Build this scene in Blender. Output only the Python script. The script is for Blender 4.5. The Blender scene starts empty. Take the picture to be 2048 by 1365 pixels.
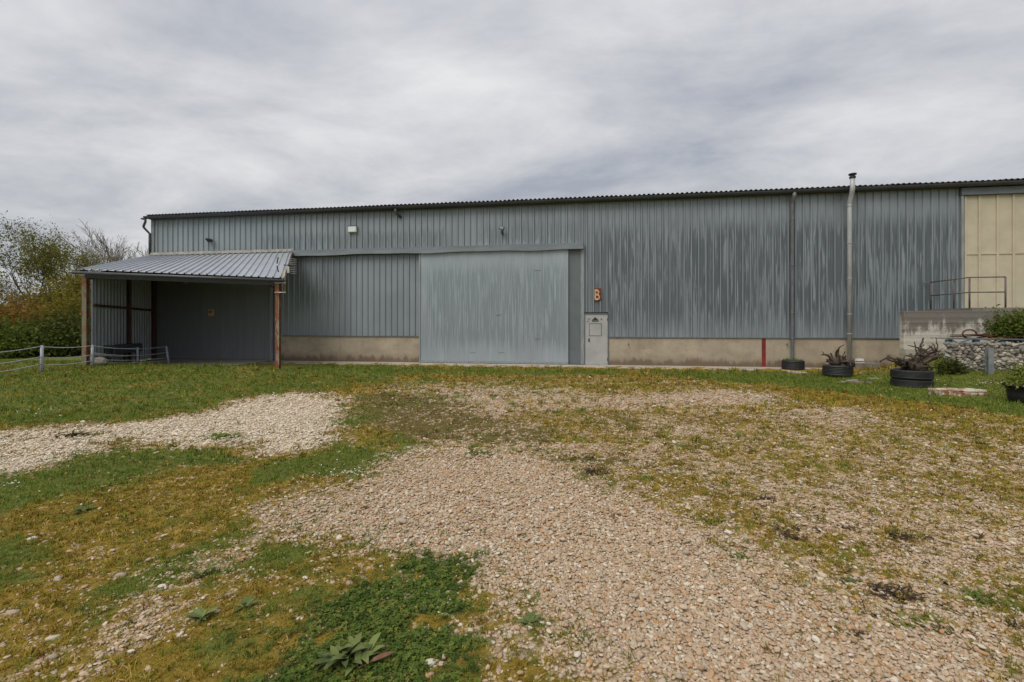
import bpy, bmesh, math, random
import numpy as np
from mathutils import Vector, Matrix

random.seed(7)
rng = np.random.default_rng(11)
R = math.radians
scene = bpy.context.scene
col = scene.collection

# ------------------------------------------------------------------ camera
F = 910.2            # focal length in photo pixels (16 mm on 36 mm)
CZ = 1.65            # eye height above the warehouse floor
HOR = 648.0          # horizon row
cam_d = bpy.data.cameras.new('camera')
cam = bpy.data.objects.new('camera', cam_d)
col.objects.link(cam)
cam.location = (0, 0, CZ)
cam.rotation_euler = (R(90), 0, 0)
cam_d.lens = 16.0
cam_d.sensor_width = 36.0
cam_d.shift_y = -(682.5 - HOR) / 2048.0
cam_d.clip_end = 5000
scene.camera = cam

# ------------------------------------------------------------------ sky and sun
SUN_EL, SUN_AZ = R(54), R(-140)      # azimuth from +Y towards +X
world = bpy.data.worlds.new('World')
scene.world = world
world.use_nodes = True
wn, wl = world.node_tree.nodes, world.node_tree.links
wn.clear()
w_out = wn.new('ShaderNodeOutputWorld')
w_bg = wn.new('ShaderNodeBackground')
w_bg.inputs['Strength'].default_value = 0.1
sky = wn.new('ShaderNodeTexSky')
sky.sky_type = 'NISHITA'
sky.sun_disc = False
sky.sun_elevation = SUN_EL
sky.sun_rotation = SUN_AZ
tc = wn.new('ShaderNodeTexCoord')
sep = wn.new('ShaderNodeSeparateXYZ')
wl.new(tc.outputs['Generated'], sep.inputs[0])


def wmath(op, a, b=None, c=None):
    n = wn.new('ShaderNodeMath')
    n.operation = op
    for i, v in enumerate((a, b, c)):
        if v is None:
            continue
        if isinstance(v, (int, float)):
            n.inputs[i].default_value = v
        else:
            wl.new(v, n.inputs[i])
    return n.outputs[0]


zc = wmath('ADD', wmath('MAXIMUM', sep.outputs['Z'], 0.0), 0.16)
cxn = wmath('DIVIDE', sep.outputs['X'], zc)
cyn = wmath('DIVIDE', sep.outputs['Y'], zc)
cmb = wn.new('ShaderNodeCombineXYZ')
wl.new(cxn, cmb.inputs[0])
wl.new(cyn, cmb.inputs[1])
wmap = wn.new('ShaderNodeMapping')
wmap.inputs['Rotation'].default_value = (0, 0, R(28))
wmap.inputs['Scale'].default_value = (0.66, 0.90, 1)
wmap.inputs['Location'].default_value = (5.3, 0.4, 0)
wl.new(cmb.outputs[0], wmap.inputs[0])
n1 = wn.new('ShaderNodeTexNoise')
n1.inputs['Scale'].default_value = 1.55
n1.inputs['Detail'].default_value = 9
n1.inputs['Roughness'].default_value = 0.60
n1.inputs['Distortion'].default_value = 0.25
wl.new(wmap.outputs[0], n1.inputs['Vector'])
n2 = wn.new('ShaderNodeTexNoise')
n2.inputs['Scale'].default_value = 0.33
n2.inputs['Detail'].default_value = 3
wl.new(wmap.outputs[0], n2.inputs['Vector'])
nsum = wmath('ADD', wmath('MULTIPLY', n1.outputs[0], 0.6), wmath('MULTIPLY', n2.outputs[0], 0.4))
cr = wn.new('ShaderNodeValToRGB')
els = cr.color_ramp.elements
els[0].position = 0.38
els[0].color = (0.275, 0.295, 0.338, 1)
els[1].position = 0.61
els[1].color = (0.55, 0.552, 0.557, 1)
e = els.new(0.48)
e.color = (0.395, 0.403, 0.425, 1)
wl.new(nsum, cr.inputs[0])
cs = wn.new('ShaderNodeMix')
cs.data_type = 'RGBA'
cs.blend_type = 'MULTIPLY'
cs.inputs['Factor'].default_value = 1.0
wl.new(cr.outputs[0], cs.inputs['A'])
ov = wmath('ADD', wmath('MULTIPLY', sep.outputs['Z'], 4.2), 8.6)     # overcast skies brighten towards the zenith
ovc = wn.new('ShaderNodeCombineColor')
for i_ in range(3):
    wl.new(ov, ovc.inputs[i_])
wl.new(ovc.outputs[0], cs.inputs['B'])
mixs = wn.new('ShaderNodeMix')
mixs.data_type = 'RGBA'
mixs.inputs['Factor'].default_value = 0.95
wl.new(sky.outputs[0], mixs.inputs['A'])
wl.new(cs.outputs['Result'], mixs.inputs['B'])
wl.new(mixs.outputs['Result'], w_bg.inputs['Color'])
wl.new(w_bg.outputs[0], w_out.inputs[0])

sun_d = bpy.data.lights.new('sun', 'SUN')
sun_d.energy = 1.5
sun_d.angle = R(40)
sun_d.color = (1.0, 0.96, 0.9)
sun = bpy.data.objects.new('sun', sun_d)
col.objects.link(sun)
sd = Vector((math.sin(SUN_AZ) * math.cos(SUN_EL), math.cos(SUN_AZ) * math.cos(SUN_EL), math.sin(SUN_EL)))
sun.rotation_euler = sd.to_track_quat('Z', 'Y').to_euler()
sun.location = (-20, -5, 30)

scene.render.engine = 'CYCLES'
scene.render.resolution_x, scene.render.resolution_y = 1024, 682
vs = scene.view_settings
vs.view_transform = 'Standard'
vs.look = 'None'
vs.exposure = 0.5
vs.gamma = 1.0
vs.use_curve_mapping = False

# ------------------------------------------------------------------ numpy noise


def hash2(ix, iy, seed):
    h = (ix.astype(np.int64) * 374761393 + iy.astype(np.int64) * 668265263 + seed * 974711) & 0xffffffff
    h = ((h ^ (h >> 13)) * 1274126177) & 0xffffffff
    h = h ^ (h >> 16)
    return (h & 0xffff) / 65535.0


def vnoise(x, y, seed=0):
    ix, iy = np.floor(x), np.floor(y)
    fx, fy = x - ix, y - iy
    fx, fy = fx * fx * (3 - 2 * fx), fy * fy * (3 - 2 * fy)
    a, b = hash2(ix, iy, seed), hash2(ix + 1, iy, seed)
    c, d = hash2(ix, iy + 1, seed), hash2(ix + 1, iy + 1, seed)
    return (a * (1 - fx) + b * fx) * (1 - fy) + (c * (1 - fx) + d * fx) * fy


def fbm(x, y, seed=0, octv=4):
    s, a, t = 0.0, 0.5, 0.0
    for o in range(octv):
        s = s + a * vnoise(x * 2 ** o + 17.3 * o, y * 2 ** o - 9.1 * o, seed + o)
        t += a
        a *= 0.55
    return s / t


def sstep(a, b, x):
    t = np.clip((np.asarray(x, float) - a) / (b - a), 0, 1)
    return t * t * (3 - 2 * t)


# ------------------------------------------------------------------ layout frame
TA = F / 5997.0
ALPHA = math.atan(TA)
CA, SA = math.cos(ALPHA), math.sin(ALPHA)
V0 = 0.1963 * 218
Y0 = F / V0
X0 = (305 - 1024) / F * Y0


def p2u(px, w=0.0):
    """distance along the facade seen at column px on a plane w metres in front of it"""
    ox, oy = X0 - SA * w, Y0 - CA * w
    k = (px - 1024) / F
    return (k * oy - ox) / (CA + k * SA)


def scale_at(px, w=0.0):
    u = p2u(px, w)
    return F / (Y0 - CA * w - u * SA)


def p2z(px, py, w=0.0):
    return CZ + (HOR - py) / scale_at(px, w)


def wl_(u, w, z=0.0):
    """warehouse frame -> world; w = metres out from the facade"""
    return Vector((X0 + u * CA - w * SA, Y0 - u * SA - w * CA, z))


def out_dist(X, Y):
    return -((X - X0) * SA + (Y - Y0) * CA)


def ground(X, Y):
    X = np.asarray(X, float)
    Y = np.asarray(Y, float)
    w = out_dist(X, Y)
    g = 0.2 * (1 - sstep(-9.6, -7.2, X)) * sstep(3.3, 4.5, w) * (1 - sstep(6.5, 12, w))
    mnd = 0.45 * np.exp(-((X - 13.3) / 1.6) ** 2 - ((Y - 13.9) / 0.95) ** 2)
    mnd = mnd + 0.40 * np.exp(-((np.maximum(0, 14.2 - X)) / 2.6) ** 2 - ((Y - 12.7) / 2.6) ** 2)
    g = g + mnd * sstep(0.1, 0.9, w)
    und = (fbm(X * 0.35, Y * 0.35, 5, 3) - 0.5) * 0.07 * sstep(2.2, 5, w) * sstep(2.0, 5.0, np.hypot(X, Y))
    g = g + und
    g = g - 0.35 * (1 - sstep(-40, -19, X)) * sstep(-40, 5, Y)
    return g


def gz(X, Y):
    return float(ground(X, Y))


def at(px, py):
    k, q = (px - 1024) / F, (py - HOR) / F
    Y = CZ / q
    for _ in range(12):
        Y = 0.5 * Y + 0.5 * (CZ - gz(k * Y, Y)) / q
    return Vector((k * Y, Y, gz(k * Y, Y)))


# ------------------------------------------------------------------ helpers: meshes, tags


def tag(o, label=None, cat=None, group=None, kind=None):
    if label:
        o['label'] = label
    if cat:
        o['category'] = cat
    if group:
        o['group'] = group
    if kind:
        o['kind'] = kind
    return o


def empty(name, loc=(0, 0, 0), rz=0.0):
    o = bpy.data.objects.new(name, None)
    o.empty_display_size = 0.2
    col.objects.link(o)
    o.location = loc
    o.rotation_euler = (0, 0, rz)
    return o


class MB:
    def __init__(self):
        self.v, self.f, self.s = [], [], []

    def add(self, vs_, fs, smooth=False):
        o = len(self.v)
        self.v += [tuple(p) for p in vs_]
        for f in fs:
            self.f.append(tuple(o + i for i in f))
            self.s.append(smooth)
        return self

    def box(self, x0, x1, y0, y1, z0, z1, mtx=None):
        p = [Vector((x, y, z)) for z in (z0, z1) for y in (y0, y1) for x in (x0, x1)]
        if mtx is not None:
            p = [mtx @ q for q in p]
        return self.add(p, [(0, 2, 3, 1), (4, 5, 7, 6), (0, 1, 5, 4), (2, 6, 7, 3), (0, 4, 6, 2), (1, 3, 7, 5)])

    def bar(self, a, b, w, h, up=(0, 0, 1)):
        a, b = Vector(a), Vector(b)
        d = (b - a).normalized()
        up = Vector(up)
        if abs(d.dot(up)) > 0.98:
            up = Vector((1, 0, 0))
        s = d.cross(up).normalized()
        t = s.cross(d).normalized()
        p = []
        for c in (a, b):
            for i, j in ((-1, -1), (1, -1), (1, 1), (-1, 1)):
                p.append(c + s * (i * w / 2) + t * (j * h / 2))
        return self.add(p, [(3, 2, 1, 0), (4, 5, 6, 7), (0, 1, 5, 4), (1, 2, 6, 5), (2, 3, 7, 6), (3, 0, 4, 7)])

    def tube(self, pts, r, n=8, cap=True):
        pts = [Vector(p) for p in pts]
        rs = r if isinstance(r, (list, tuple)) else [r] * len(pts)
        vs_, fs = [], []
        ref = None
        for i, p in enumerate(pts):
            d = (pts[min(i + 1, len(pts) - 1)] - pts[max(i - 1, 0)])
            if d.length < 1e-9:
                d = Vector((0, 0, 1))
            d.normalize()
            if ref is None:
                ref = Vector((1, 0, 0)) if abs(d.x) < 0.8 else Vector((0, 1, 0))
            s = (ref - d * ref.dot(d)).normalized()
            ref = s
            t = d.cross(s)
            for k in range(n):
                a = 2 * math.pi * k / n
                vs_.append(p + (s * math.cos(a) + t * math.sin(a)) * rs[i])
        for i in range(len(pts) - 1):
            for k in range(n):
                a, b = i * n + k, i * n + (k + 1) % n
                fs.append((a, b, b + n, a + n))
        if cap:
            fs.append(tuple(range(n))[::-1])
            fs.append(tuple((len(pts) - 1) * n + k for k in range(n)))
        return self.add(vs_, fs, True)

    def lathe(self, prof, n=24, c=(0, 0, 0), close=False, jit=0.0):
        vs_, fs = [], []
        for (r, z) in prof:
            for k in range(n):
                a = 2 * math.pi * k / n
                rr = r * (1 + jit * (random.random() - .5))
                vs_.append((c[0] + rr * math.cos(a), c[1] + rr * math.sin(a), c[2] + z))
        m = len(prof)
        for i in range(m if close else m - 1):
            for k in range(n):
                a, b = i * n + k, i * n + (k + 1) % n
                c2, d2 = ((i + 1) % m) * n + k, ((i + 1) % m) * n + (k + 1) % n
                fs.append((a, b, d2, c2))
        return self.add(vs_, fs, True)

    def blob(self, c, rx, ry, rz, jit=0.18, seed=0, sub=2, mtx=None, flat=False):
        bm = bmesh.new()
        bmesh.ops.create_icosphere(bm, subdivisions=sub, radius=1.0)
        rr = random.Random(seed)
        off = rr.random() * 50
        vs_ = []
        for v in bm.verts:
            p = v.co
            n = math.sin(p.x * 3.1 + off) * math.sin(p.y * 2.7 + off * 1.3) + math.sin(p.z * 3.7 + off * .7) * .6
            k = 1 + jit * n * .6 + jit * (rr.random() - .5)
            q = Vector((p.x * rx * k, p.y * ry * k, p.z * rz * k))
            if mtx is not None:
                q = mtx @ q
            vs_.append(q + Vector(c))
        fs = [tuple(v.index for v in f.verts) for f in bm.faces]
        bm.free()
        return self.add(vs_, fs, not flat)

    def mesh(self, name, m=None):
        me = bpy.data.meshes.new(name)
        me.from_pydata(self.v, [], self.f)
        me.polygons.foreach_set('use_smooth', self.s)
        if m:
            me.materials.append(m)
        me.update()
        return me

    def build(self, name, m=None, parent=None, bevel=0.0):
        o = bpy.data.objects.new(name, self.mesh(name, m))
        col.objects.link(o)
        if parent is not None:
            o.parent = parent
        if bevel:
            b = o.modifiers.new('bevel', 'BEVEL')
            b.width = bevel
            b.segments = 2
            b.limit_method = 'ANGLE'
        return o


def struct(o):
    o['kind'] = 'structure'
    return o


# ------------------------------------------------------------------ materials


class NT:
    """small helper to write node trees"""

    def __init__(self, name):
        self.m = bpy.data.materials.new(name)
        self.m.use_nodes = True
        self.t = self.m.node_tree
        self.n, self.l = self.t.nodes, self.t.links
        self.bsdf = self.n['Principled BSDF']

    def node(self, typ, **kw):
        x = self.n.new(typ)
        for k, v in kw.items():
            setattr(x, k, v)
        return x

    def put(self, sock, v):
        if v is None:
            return
        if hasattr(v, 'links') or isinstance(v, bpy.types.NodeSocket):
            self.l.new(v, sock)
        else:
            if isinstance(v, tuple) and len(v) == 3 and sock.type == 'RGBA':
                v = v + (1,)
            sock.default_value = v

    def math(self, op, a, b=None, clamp=False):
        x = self.node('ShaderNodeMath', operation=op, use_clamp=clamp)
        self.put(x.inputs[0], a)
        self.put(x.inputs[1], b)
        return x.outputs[0]

    def coord(self, obj=None):
        x = self.node('ShaderNodeTexCoord')
        if obj:
            x.object = obj
        return x.outputs['Object']

    def pos(self):
        return self.node('ShaderNodeNewGeometry').outputs['Position']

    def map(self, v, scale=(1, 1, 1), loc=(0, 0, 0), rot=(0, 0, 0)):
        x = self.node('ShaderNodeMapping')
        self.l.new(v, x.inputs[0])
        x.inputs['Scale'].default_value = scale
        x.inputs['Location'].default_value = loc
        x.inputs['Rotation'].default_value = rot
        return x.outputs[0]

    def noise(self, v, scale=1, detail=4, rough=0.55, dist=0.0):
        x = self.node('ShaderNodeTexNoise')
        if v is not None:
            self.l.new(v, x.inputs['Vector'])
        x.inputs['Scale'].default_value = scale
        x.inputs['Detail'].default_value = detail
        x.inputs['Roughness'].default_value = rough
        x.inputs['Distortion'].default_value = dist
        return x.outputs[0]

    def step(self, v, a, b, lo=0.0, hi=1.0):
        x = self.node('ShaderNodeMapRange', interpolation_type='SMOOTHSTEP')
        self.put(x.inputs['Value'], v)
        x.inputs['From Min'].default_value = a
        x.inputs['From Max'].default_value = b
        x.inputs['To Min'].default_value = lo
        x.inputs['To Max'].default_value = hi
        return x.outputs[0]

    def mix(self, fac, a, b, blend='MIX'):
        x = self.node('ShaderNodeMix', data_type='RGBA', blend_type=blend)
        self.put(x.inputs['Factor'], fac)
        self.put(x.inputs['A'], a)
        self.put(x.inputs['B'], b)
        return x.outputs['Result']

    def ramp(self, v, stops):
        x = self.node('ShaderNodeValToRGB')
        es = x.color_ramp.elements
        es[0].position, es[0].color = stops[0][0], tuple(stops[0][1]) + (1,)
        es[1].position, es[1].color = stops[-1][0], tuple(stops[-1][1]) + (1,)
        for p, c in stops[1:-1]:
            q = es.new(p)
            q.color = tuple(c) + (1,)
        self.put(x.inputs[0], v)
        return x.outputs[0]

    def rand(self):
        return self.node('ShaderNodeObjectInfo').outputs['Random']

    def bump(self, h, strength=0.3, dist=0.01):
        x = self.node('ShaderNodeBump')
        x.inputs['Strength'].default_value = strength
        x.inputs['Distance'].default_value = dist
        self.l.new(h, x.inputs['Height'])
        self.l.new(x.outputs[0], self.bsdf.inputs['Normal'])

    def fin(self, color, rough=0.6, metal=0.0, spec=None):
        self.put(self.bsdf.inputs['Base Color'], color)
        self.put(self.bsdf.inputs['Roughness'], rough)
        self.put(self.bsdf.inputs['Metallic'], metal)
        if spec is not None:
            self.bsdf.inputs['Specular IOR Level'].default_value = spec
        return self.m


def sxyz(nt, v):
    x = nt.node('ShaderNodeSeparateXYZ')
    nt.l.new(v, x.inputs[0])
    return x.outputs


def plain(name, c, rough=0.6, metal=0.0, var=0.25, scale=6.0, bump=0.15, stretch=(1, 1, 1), spec=None):
    nt = NT(name)
    p = nt.map(nt.coord(), stretch)
    n = nt.noise(p, scale, 6, 0.62)
    hi = tuple(min(1, x * (1 + var)) for x in c)
    lo = tuple(x * (1 - var) for x in c)
    nt.bump(n, bump, 0.01)
    return nt.fin(nt.mix(nt.step(n, 0.3, 0.7), lo, hi), rough, metal, spec)


def rusty(name, paint, rust=(0.22, 0.07, 0.025), amount=0.5, scale=5.0, stretch=(1, 1, 1)):
    nt = NT(name)
    p = nt.map(nt.coord(), stretch)
    n = nt.noise(p, scale, 8, 0.65)
    n2 = nt.noise(p, scale * 4, 5, 0.6)
    rc = nt.mix(n2, tuple(x * .5 for x in rust), tuple(min(1, x * 1.5) for x in rust))
    k = nt.step(n, amount + .06, amount - .06)
    nt.bump(n2, 0.25, 0.01)
    return nt.fin(nt.mix(k, paint, rc), 0.75, 0.0)


# warehouse root first: the cladding material uses its coordinates
WH = empty('warehouse', (X0, Y0, 0), -ALPHA)
tag(WH, 'long grey ribbed steel warehouse with sliding doors and beige plinth', 'warehouse')


def cladding(name, lo, hi, bands, metal=0.35, rough=0.5, crest=False):
    """zinc sheet with vertical oxide streaks plus a painted dark reflection; bands = (u0,u1,z_lo0,z_lo1,z_hi0,z_hi1,strength)"""
    nt = NT(name)
    c = nt.coord(WH)
    x = sxyz(nt, c)
    u, z = x['X'], x['Z']
    s1 = nt.noise(nt.map(c, (9, 9, .32)), 1.0, 4, 0.6)
    s2 = nt.noise(nt.map(c, (34, 34, .55)), 1.0, 3, 0.6)
    big = nt.noise(nt.map(c, (.8, .8, .5)), 1.0, 3, 0.5)
    st = nt.math('ADD', nt.math('MULTIPLY', s1, .55), nt.math('MULTIPLY', s2, .45))
    tot = None
    for (u0, u1, a0, a1, b0, b1, k) in bands:
        zz = nt.math('ADD', z, nt.math('MULTIPLY', nt.math('SUBTRACT', s1, .5), 1.5))
        w = nt.math('MULTIPLY', nt.step(zz, a0, a1), nt.step(zz, b1, b0))
        w = nt.math('MULTIPLY', w, nt.math('MULTIPLY', nt.step(u, u0 - .5, u0 + .5), nt.step(u, u1 + .5, u1 - .5)))
        w = nt.math('MULTIPLY', w, k)
        tot = w if tot is None else nt.math('MAXIMUM', tot, w)
    if not crest:
        wide = nt.noise(nt.map(c, (2.6, 2.6, .16), (2, 0, 5)), 1.0, 3, .6)
        big = nt.math('ADD', nt.math('MULTIPLY', big, .35), nt.math('MULTIPLY', wide, .65))
    base = nt.mix(nt.step(big, .32, .68), tuple(q * .88 for q in hi), tuple(q * 1.08 for q in hi))
    base = nt.mix(nt.step(st, .35, .65, 0, .35), base, tuple(q * .75 for q in hi))
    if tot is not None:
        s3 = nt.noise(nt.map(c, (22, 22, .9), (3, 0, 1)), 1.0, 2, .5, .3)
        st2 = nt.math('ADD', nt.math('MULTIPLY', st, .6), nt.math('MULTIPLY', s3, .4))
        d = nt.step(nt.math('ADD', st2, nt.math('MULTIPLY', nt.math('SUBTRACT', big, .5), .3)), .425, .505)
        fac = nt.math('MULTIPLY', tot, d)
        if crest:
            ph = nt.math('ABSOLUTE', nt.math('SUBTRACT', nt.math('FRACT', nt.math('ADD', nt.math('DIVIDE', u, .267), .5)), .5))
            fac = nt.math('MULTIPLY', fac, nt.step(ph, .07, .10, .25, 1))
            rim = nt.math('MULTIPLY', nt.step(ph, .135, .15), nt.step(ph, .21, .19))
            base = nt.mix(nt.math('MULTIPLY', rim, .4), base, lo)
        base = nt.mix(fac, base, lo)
    rnd = nt.rand()
    base = nt.mix(nt.step(rnd, 0, 1, 0, .22), base, tuple(q * .7 for q in hi))
    rg = nt.math('ADD', rough - .08, nt.math('MULTIPLY', st, .2))
    dents = nt.noise(nt.map(c, (1.3, 1.3, .9)), 1.0, 2, .5)
    nt.bump(dents, .12, .05)
    return nt.fin(base, rg, metal)


Z_HI = (0.288, 0.328, 0.346)
Z_LO = (0.104, 0.123, 0.132)
M = {}
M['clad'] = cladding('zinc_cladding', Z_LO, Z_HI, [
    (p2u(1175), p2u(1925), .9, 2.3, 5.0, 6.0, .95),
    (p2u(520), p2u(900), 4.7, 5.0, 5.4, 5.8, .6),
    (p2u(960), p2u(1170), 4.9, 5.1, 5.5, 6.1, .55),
    (p2u(592), p2u(690), 1.8, 3.0, 4.2, 4.9, .7)], crest=True)  # last band: dark reflection in the left bay, painted into the zinc colour
M['door_sheet'] = cladding('zinc_door_sheet', (0.205, 0.243, 0.265), (0.39, 0.443, 0.468), [
    (p2u(850), p2u(1135), 0.4, 1.2, 3.6, 4.4, .7)], metal=.35, rough=.42)
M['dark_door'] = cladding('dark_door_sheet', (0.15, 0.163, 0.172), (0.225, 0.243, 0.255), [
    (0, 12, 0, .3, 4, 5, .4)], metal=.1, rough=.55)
M['jamb'] = plain('jamb_grey', (0.14, 0.16, 0.168), .5, .2, .08, 2)
M['trim'] = plain('zinc_trim', (0.28, 0.305, 0.31), .5, .3, .2, 3, .1, (4, 4, .6))
M['gutter'] = plain('gutter_grey', (0.075, 0.08, 0.085), .5, .3, .2, 3, .1, (.5, 4, 4))
M['roof'] = plain('fibre_cement_roof', (0.055, 0.045, 0.042), .9, 0, .4, 5, .2)
M['header'] = plain('header_zinc', (0.15, 0.172, 0.184), .62, .1, .15, 2.2, .15, (.6, 3, 3))
M['pipe'] = plain('pipe_grey', (0.15, 0.155, 0.165), .45, .2, .2, 4, .1, (4, 4, 1))
M['flue'] = plain('flue_grey', (0.40, 0.405, 0.415), .5, .1, .15, 4, .1, (4, 4, .6))
M['black'] = plain('black_paint', (0.015, 0.015, 0.016), .5)
M['dkgrey'] = plain('dark_grey_paint', (0.05, 0.055, 0.06), .5)
M['white'] = plain('white_plastic', (0.72, 0.72, 0.70), .45, 0, .06)
M['white_box'] = M['white']
M['cream'] = plain('cream_paint', (0.50, 0.445, 0.32), .55, 0, .08, 1.5, .1)
M['red'] = plain('red_oxide_paint', (0.20, 0.016, 0.014), .6, 0, .25, 3)
M['red_dk'] = plain('dark_red_paint', (0.10, 0.012, 0.012), .6, 0, .25, 3)
M['galv'] = plain('galvanised_grey', (0.27, 0.285, 0.29), .5, .4, .2, 6)
M['rust_post'] = rusty('rusted_post', (0.25, 0.22, 0.16), (0.20, 0.062, 0.022), .54, 2.2, (3, 3, 1))
M['rust_pale'] = rusty('pale_rusted_post', (0.17, 0.155, 0.105), (0.19, 0.07, 0.028), .47, 2.4, (2, 2, 1))
M['rust_dark'] = rusty('dark_rusted_steel', (0.05, 0.035, 0.028), (0.09, 0.04, 0.022), .5, 3)
M['rail'] = rusty('weathered_rail', (0.13, 0.11, 0.10), (0.12, 0.06, 0.04), .45, 4)
M['letter'] = rusty('rusted_letter', (0.62, 0.37, 0.22), (0.34, 0.11, 0.035), .44, 9)
M['rust_plate'] = rusty('rusted_plate', (0.10, 0.035, 0.02), (0.16, 0.05, 0.02), .5, 12)
M['blue'] = plain('pallet_blue', (0.06, 0.115, 0.165), .7, 0, .35, 8)
M['wood_grey'] = plain('weathered_wood', (0.20, 0.16, 0.12), .85, 0, .35, 6, .4, (1, 6, 6))
M['root'] = plain('stump_wood', (0.062, 0.043, 0.03), .9, 0, .75, 9, .8)
M['cut'] = plain('fresh_cut_wood', (0.50, 0.24, 0.08), .8, 0, .2, 10)
M['rubber'] = plain('tyre_rubber', (0.014, 0.014, 0.015), .6, 0, .25, 12, .3)
M['soil'] = plain('soil', (0.06, 0.042, 0.03), .95, 0, .4, 12, .6)
M['rope'] = plain('rope_white', (0.42, 0.43, 0.45), .7, 0, .2, 20)
M['post_plastic'] = plain('post_plastic', (0.36, 0.38, 0.41), .6, 0, .15, 8)
M['sign_brown'] = plain('brown_board', (0.60, 0.36, 0.17), .7, 0, .25, 9)


def concrete(name, c, dirt, stain=0.5, base_dirt=True):
    nt = NT(name)
    p = nt.pos()
    x = sxyz(nt, p)
    n = nt.noise(p, 1.1, 7, .6)
    f = nt.noise(p, 14, 6, .65)
    v = nt.noise(nt.map(p, (5, 5, .5)), 1, 4, .6)
    b = nt.mix(nt.step(n, .3, .7), tuple(q * .86 for q in c), tuple(q * 1.1 for q in c))
    b = nt.mix(nt.step(f, .35, .75, 0, .35), b, tuple(q * .75 for q in c))
    b = nt.mix(nt.step(v, .5, .75, 0, stain), b, dirt)
    if base_dirt:
        zz = nt.math('ADD', x['Z'], nt.math('MULTIPLY', n, -.55))
        b = nt.mix(nt.step(zz, .2, -.25, 0, .9), b, dirt)
        blo = nt.noise(nt.map(p, (1.6, 1.6, 2.6), (7, 3, 1)), 1.0, 6, .7)
        b = nt.mix(nt.step(blo, .46, .64, 0, .7), b, tuple(q * .68 for q in c))
        spl = nt.noise(nt.map(p, (3.5, 3.5, 1.2), (1, 9, 4)), 1.0, 6, .7)
        z3 = nt.math('ADD', x['Z'], nt.math('MULTIPLY', spl, -1.0))
        b = nt.mix(nt.step(z3, -.2, -.42, 0, .8), b, tuple(q * .6 for q in dirt))
    nt.bump(f, .3, .01)
    return nt.fin(b, .88)


M['plinth'] = concrete('rendered_plinth', (0.40, 0.338, 0.245), (0.22, 0.155, 0.095), .3)
M['apron'] = concrete('apron_concrete', (0.40, 0.35, 0.29), (0.24, 0.19, 0.14), .4, False)
M['block'] = concrete('grey_concrete', (0.20, 0.18, 0.15), (0.09, 0.075, 0.06), .5, False)


def wall_concrete():
    """old board-marked concrete: dark algae hanging from the top, pale and orange washed patches below"""
    nt = NT('stained_concrete')
    p = nt.pos()
    x = sxyz(nt, p)
    n = nt.noise(nt.map(p, (2.2, 2.2, .9)), 1, 6, .65)
    f = nt.noise(p, 22, 6, .65)
    v = nt.noise(nt.map(p, (8, 8, .6)), 1, 4, .6)
    pale = nt.mix(f, (0.36, 0.335, 0.28), (0.66, 0.62, 0.53))
    dark = nt.mix(f, (0.075, 0.065, 0.055), (0.19, 0.165, 0.14))
    hgt = nt.math('ADD', x['Z'], nt.math('MULTIPLY', nt.math('SUBTRACT', n, .5), 1.6))
    hgt = nt.math('ADD', hgt, nt.math('MULTIPLY', nt.math('SUBTRACT', v, .5), 1.2))
    pt = nt.noise(nt.map(p, (4.5, 4.5, 3.2), (5, 2, 8)), 1, 6, .7)
    hgt = nt.math('ADD', hgt, nt.math('MULTIPLY', nt.math('SUBTRACT', pt, .5), 1.5))
    b = nt.mix(nt.step(hgt, 1.3, 1.75, .03, .9), pale, dark)
    o = nt.noise(nt.map(p, (3, 3, .8), (4, 1, 2)), 1, 5, .6)
    om = nt.math('MULTIPLY', nt.step(o, .55, .68), nt.step(x['Z'], 1.15, .75))
    b = nt.mix(om, b, (0.22, 0.12, 0.03))
    low = nt.step(x['Z'], .84, .80)
    b = nt.mix(nt.math('MULTIPLY', low, .75), b, (0.30, 0.27, 0.21))
    bd = nt.node('ShaderNodeTexWave', wave_type='BANDS', bands_direction='Z')
    nt.l.new(p, bd.inputs['Vector'])
    bd.inputs['Scale'].default_value = 1.6
    bd.inputs['Distortion'].default_value = .6
    nt.bump(nt.math('ADD', f, nt.math('MULTIPLY', bd.outputs[1], .8)), .45, .015)
    return nt.fin(b, .9)


M['wall_conc'] = wall_concrete()


def stone_mat(name, stops, rough=.85, tint=(1, 1, 1)):
    nt = NT(name)
    c = nt.mix(1.0, nt.ramp(nt.rand(), stops), tint, 'MULTIPLY')
    n = nt.noise(nt.coord(), 14, 5, .6)
    nt.bump(n, .2, .01)
    return nt.fin(nt.mix(nt.step(n, .3, .7, 0, .4), c, nt.mix(.5, c, (.2, .15, .1))), rough)


M['rubble'] = stone_mat('rubble_stone', tint=(.76, .75, .73), stops=[(0, (.26, .235, .19)), (.35, (.42, .385, .31)), (.7, (.54, .5, .42)), (1, (.64, .6, .52))])
M['rubble_dk'] = stone_mat('rubble_stone_dark', [(0, (.10, .09, .078)), (.5, (.17, .155, .13)), (1, (.27, .25, .21))])
M['mortar'] = plain('rubble_core', (0.12, 0.105, 0.08), .95, 0, .3, 10, .4)
M['pebble'] = stone_mat('pebble', [(0, (.38, .25, .145)), (.14, (.56, .42, .29)), (.3, (.46, .33, .215)), (.45, (.62, .50, .37)), (.56, (.52, .385, .265)), (.66, (.50, .27, .105)), (.72, (.55, .44, .33)), (.8, (.42, .35, .275)), (.9, (.66, .57, .46)), (1, (.75, .69, .60))], .8, (.83, .81, .76))
M['pebble_pale'] = stone_mat('pale_pebble', [(0, (.43, .33, .22)), (.25, (.59, .49, .36)), (.5, (.51, .41, .295)), (.75, (.65, .56, .43)), (1, (.73, .67, .56))], .8)
M['slab_stone'] = rusty('lichen_slab', (0.50, 0.43, 0.34), (0.24, 0.10, 0.045), .5, 7)
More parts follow.
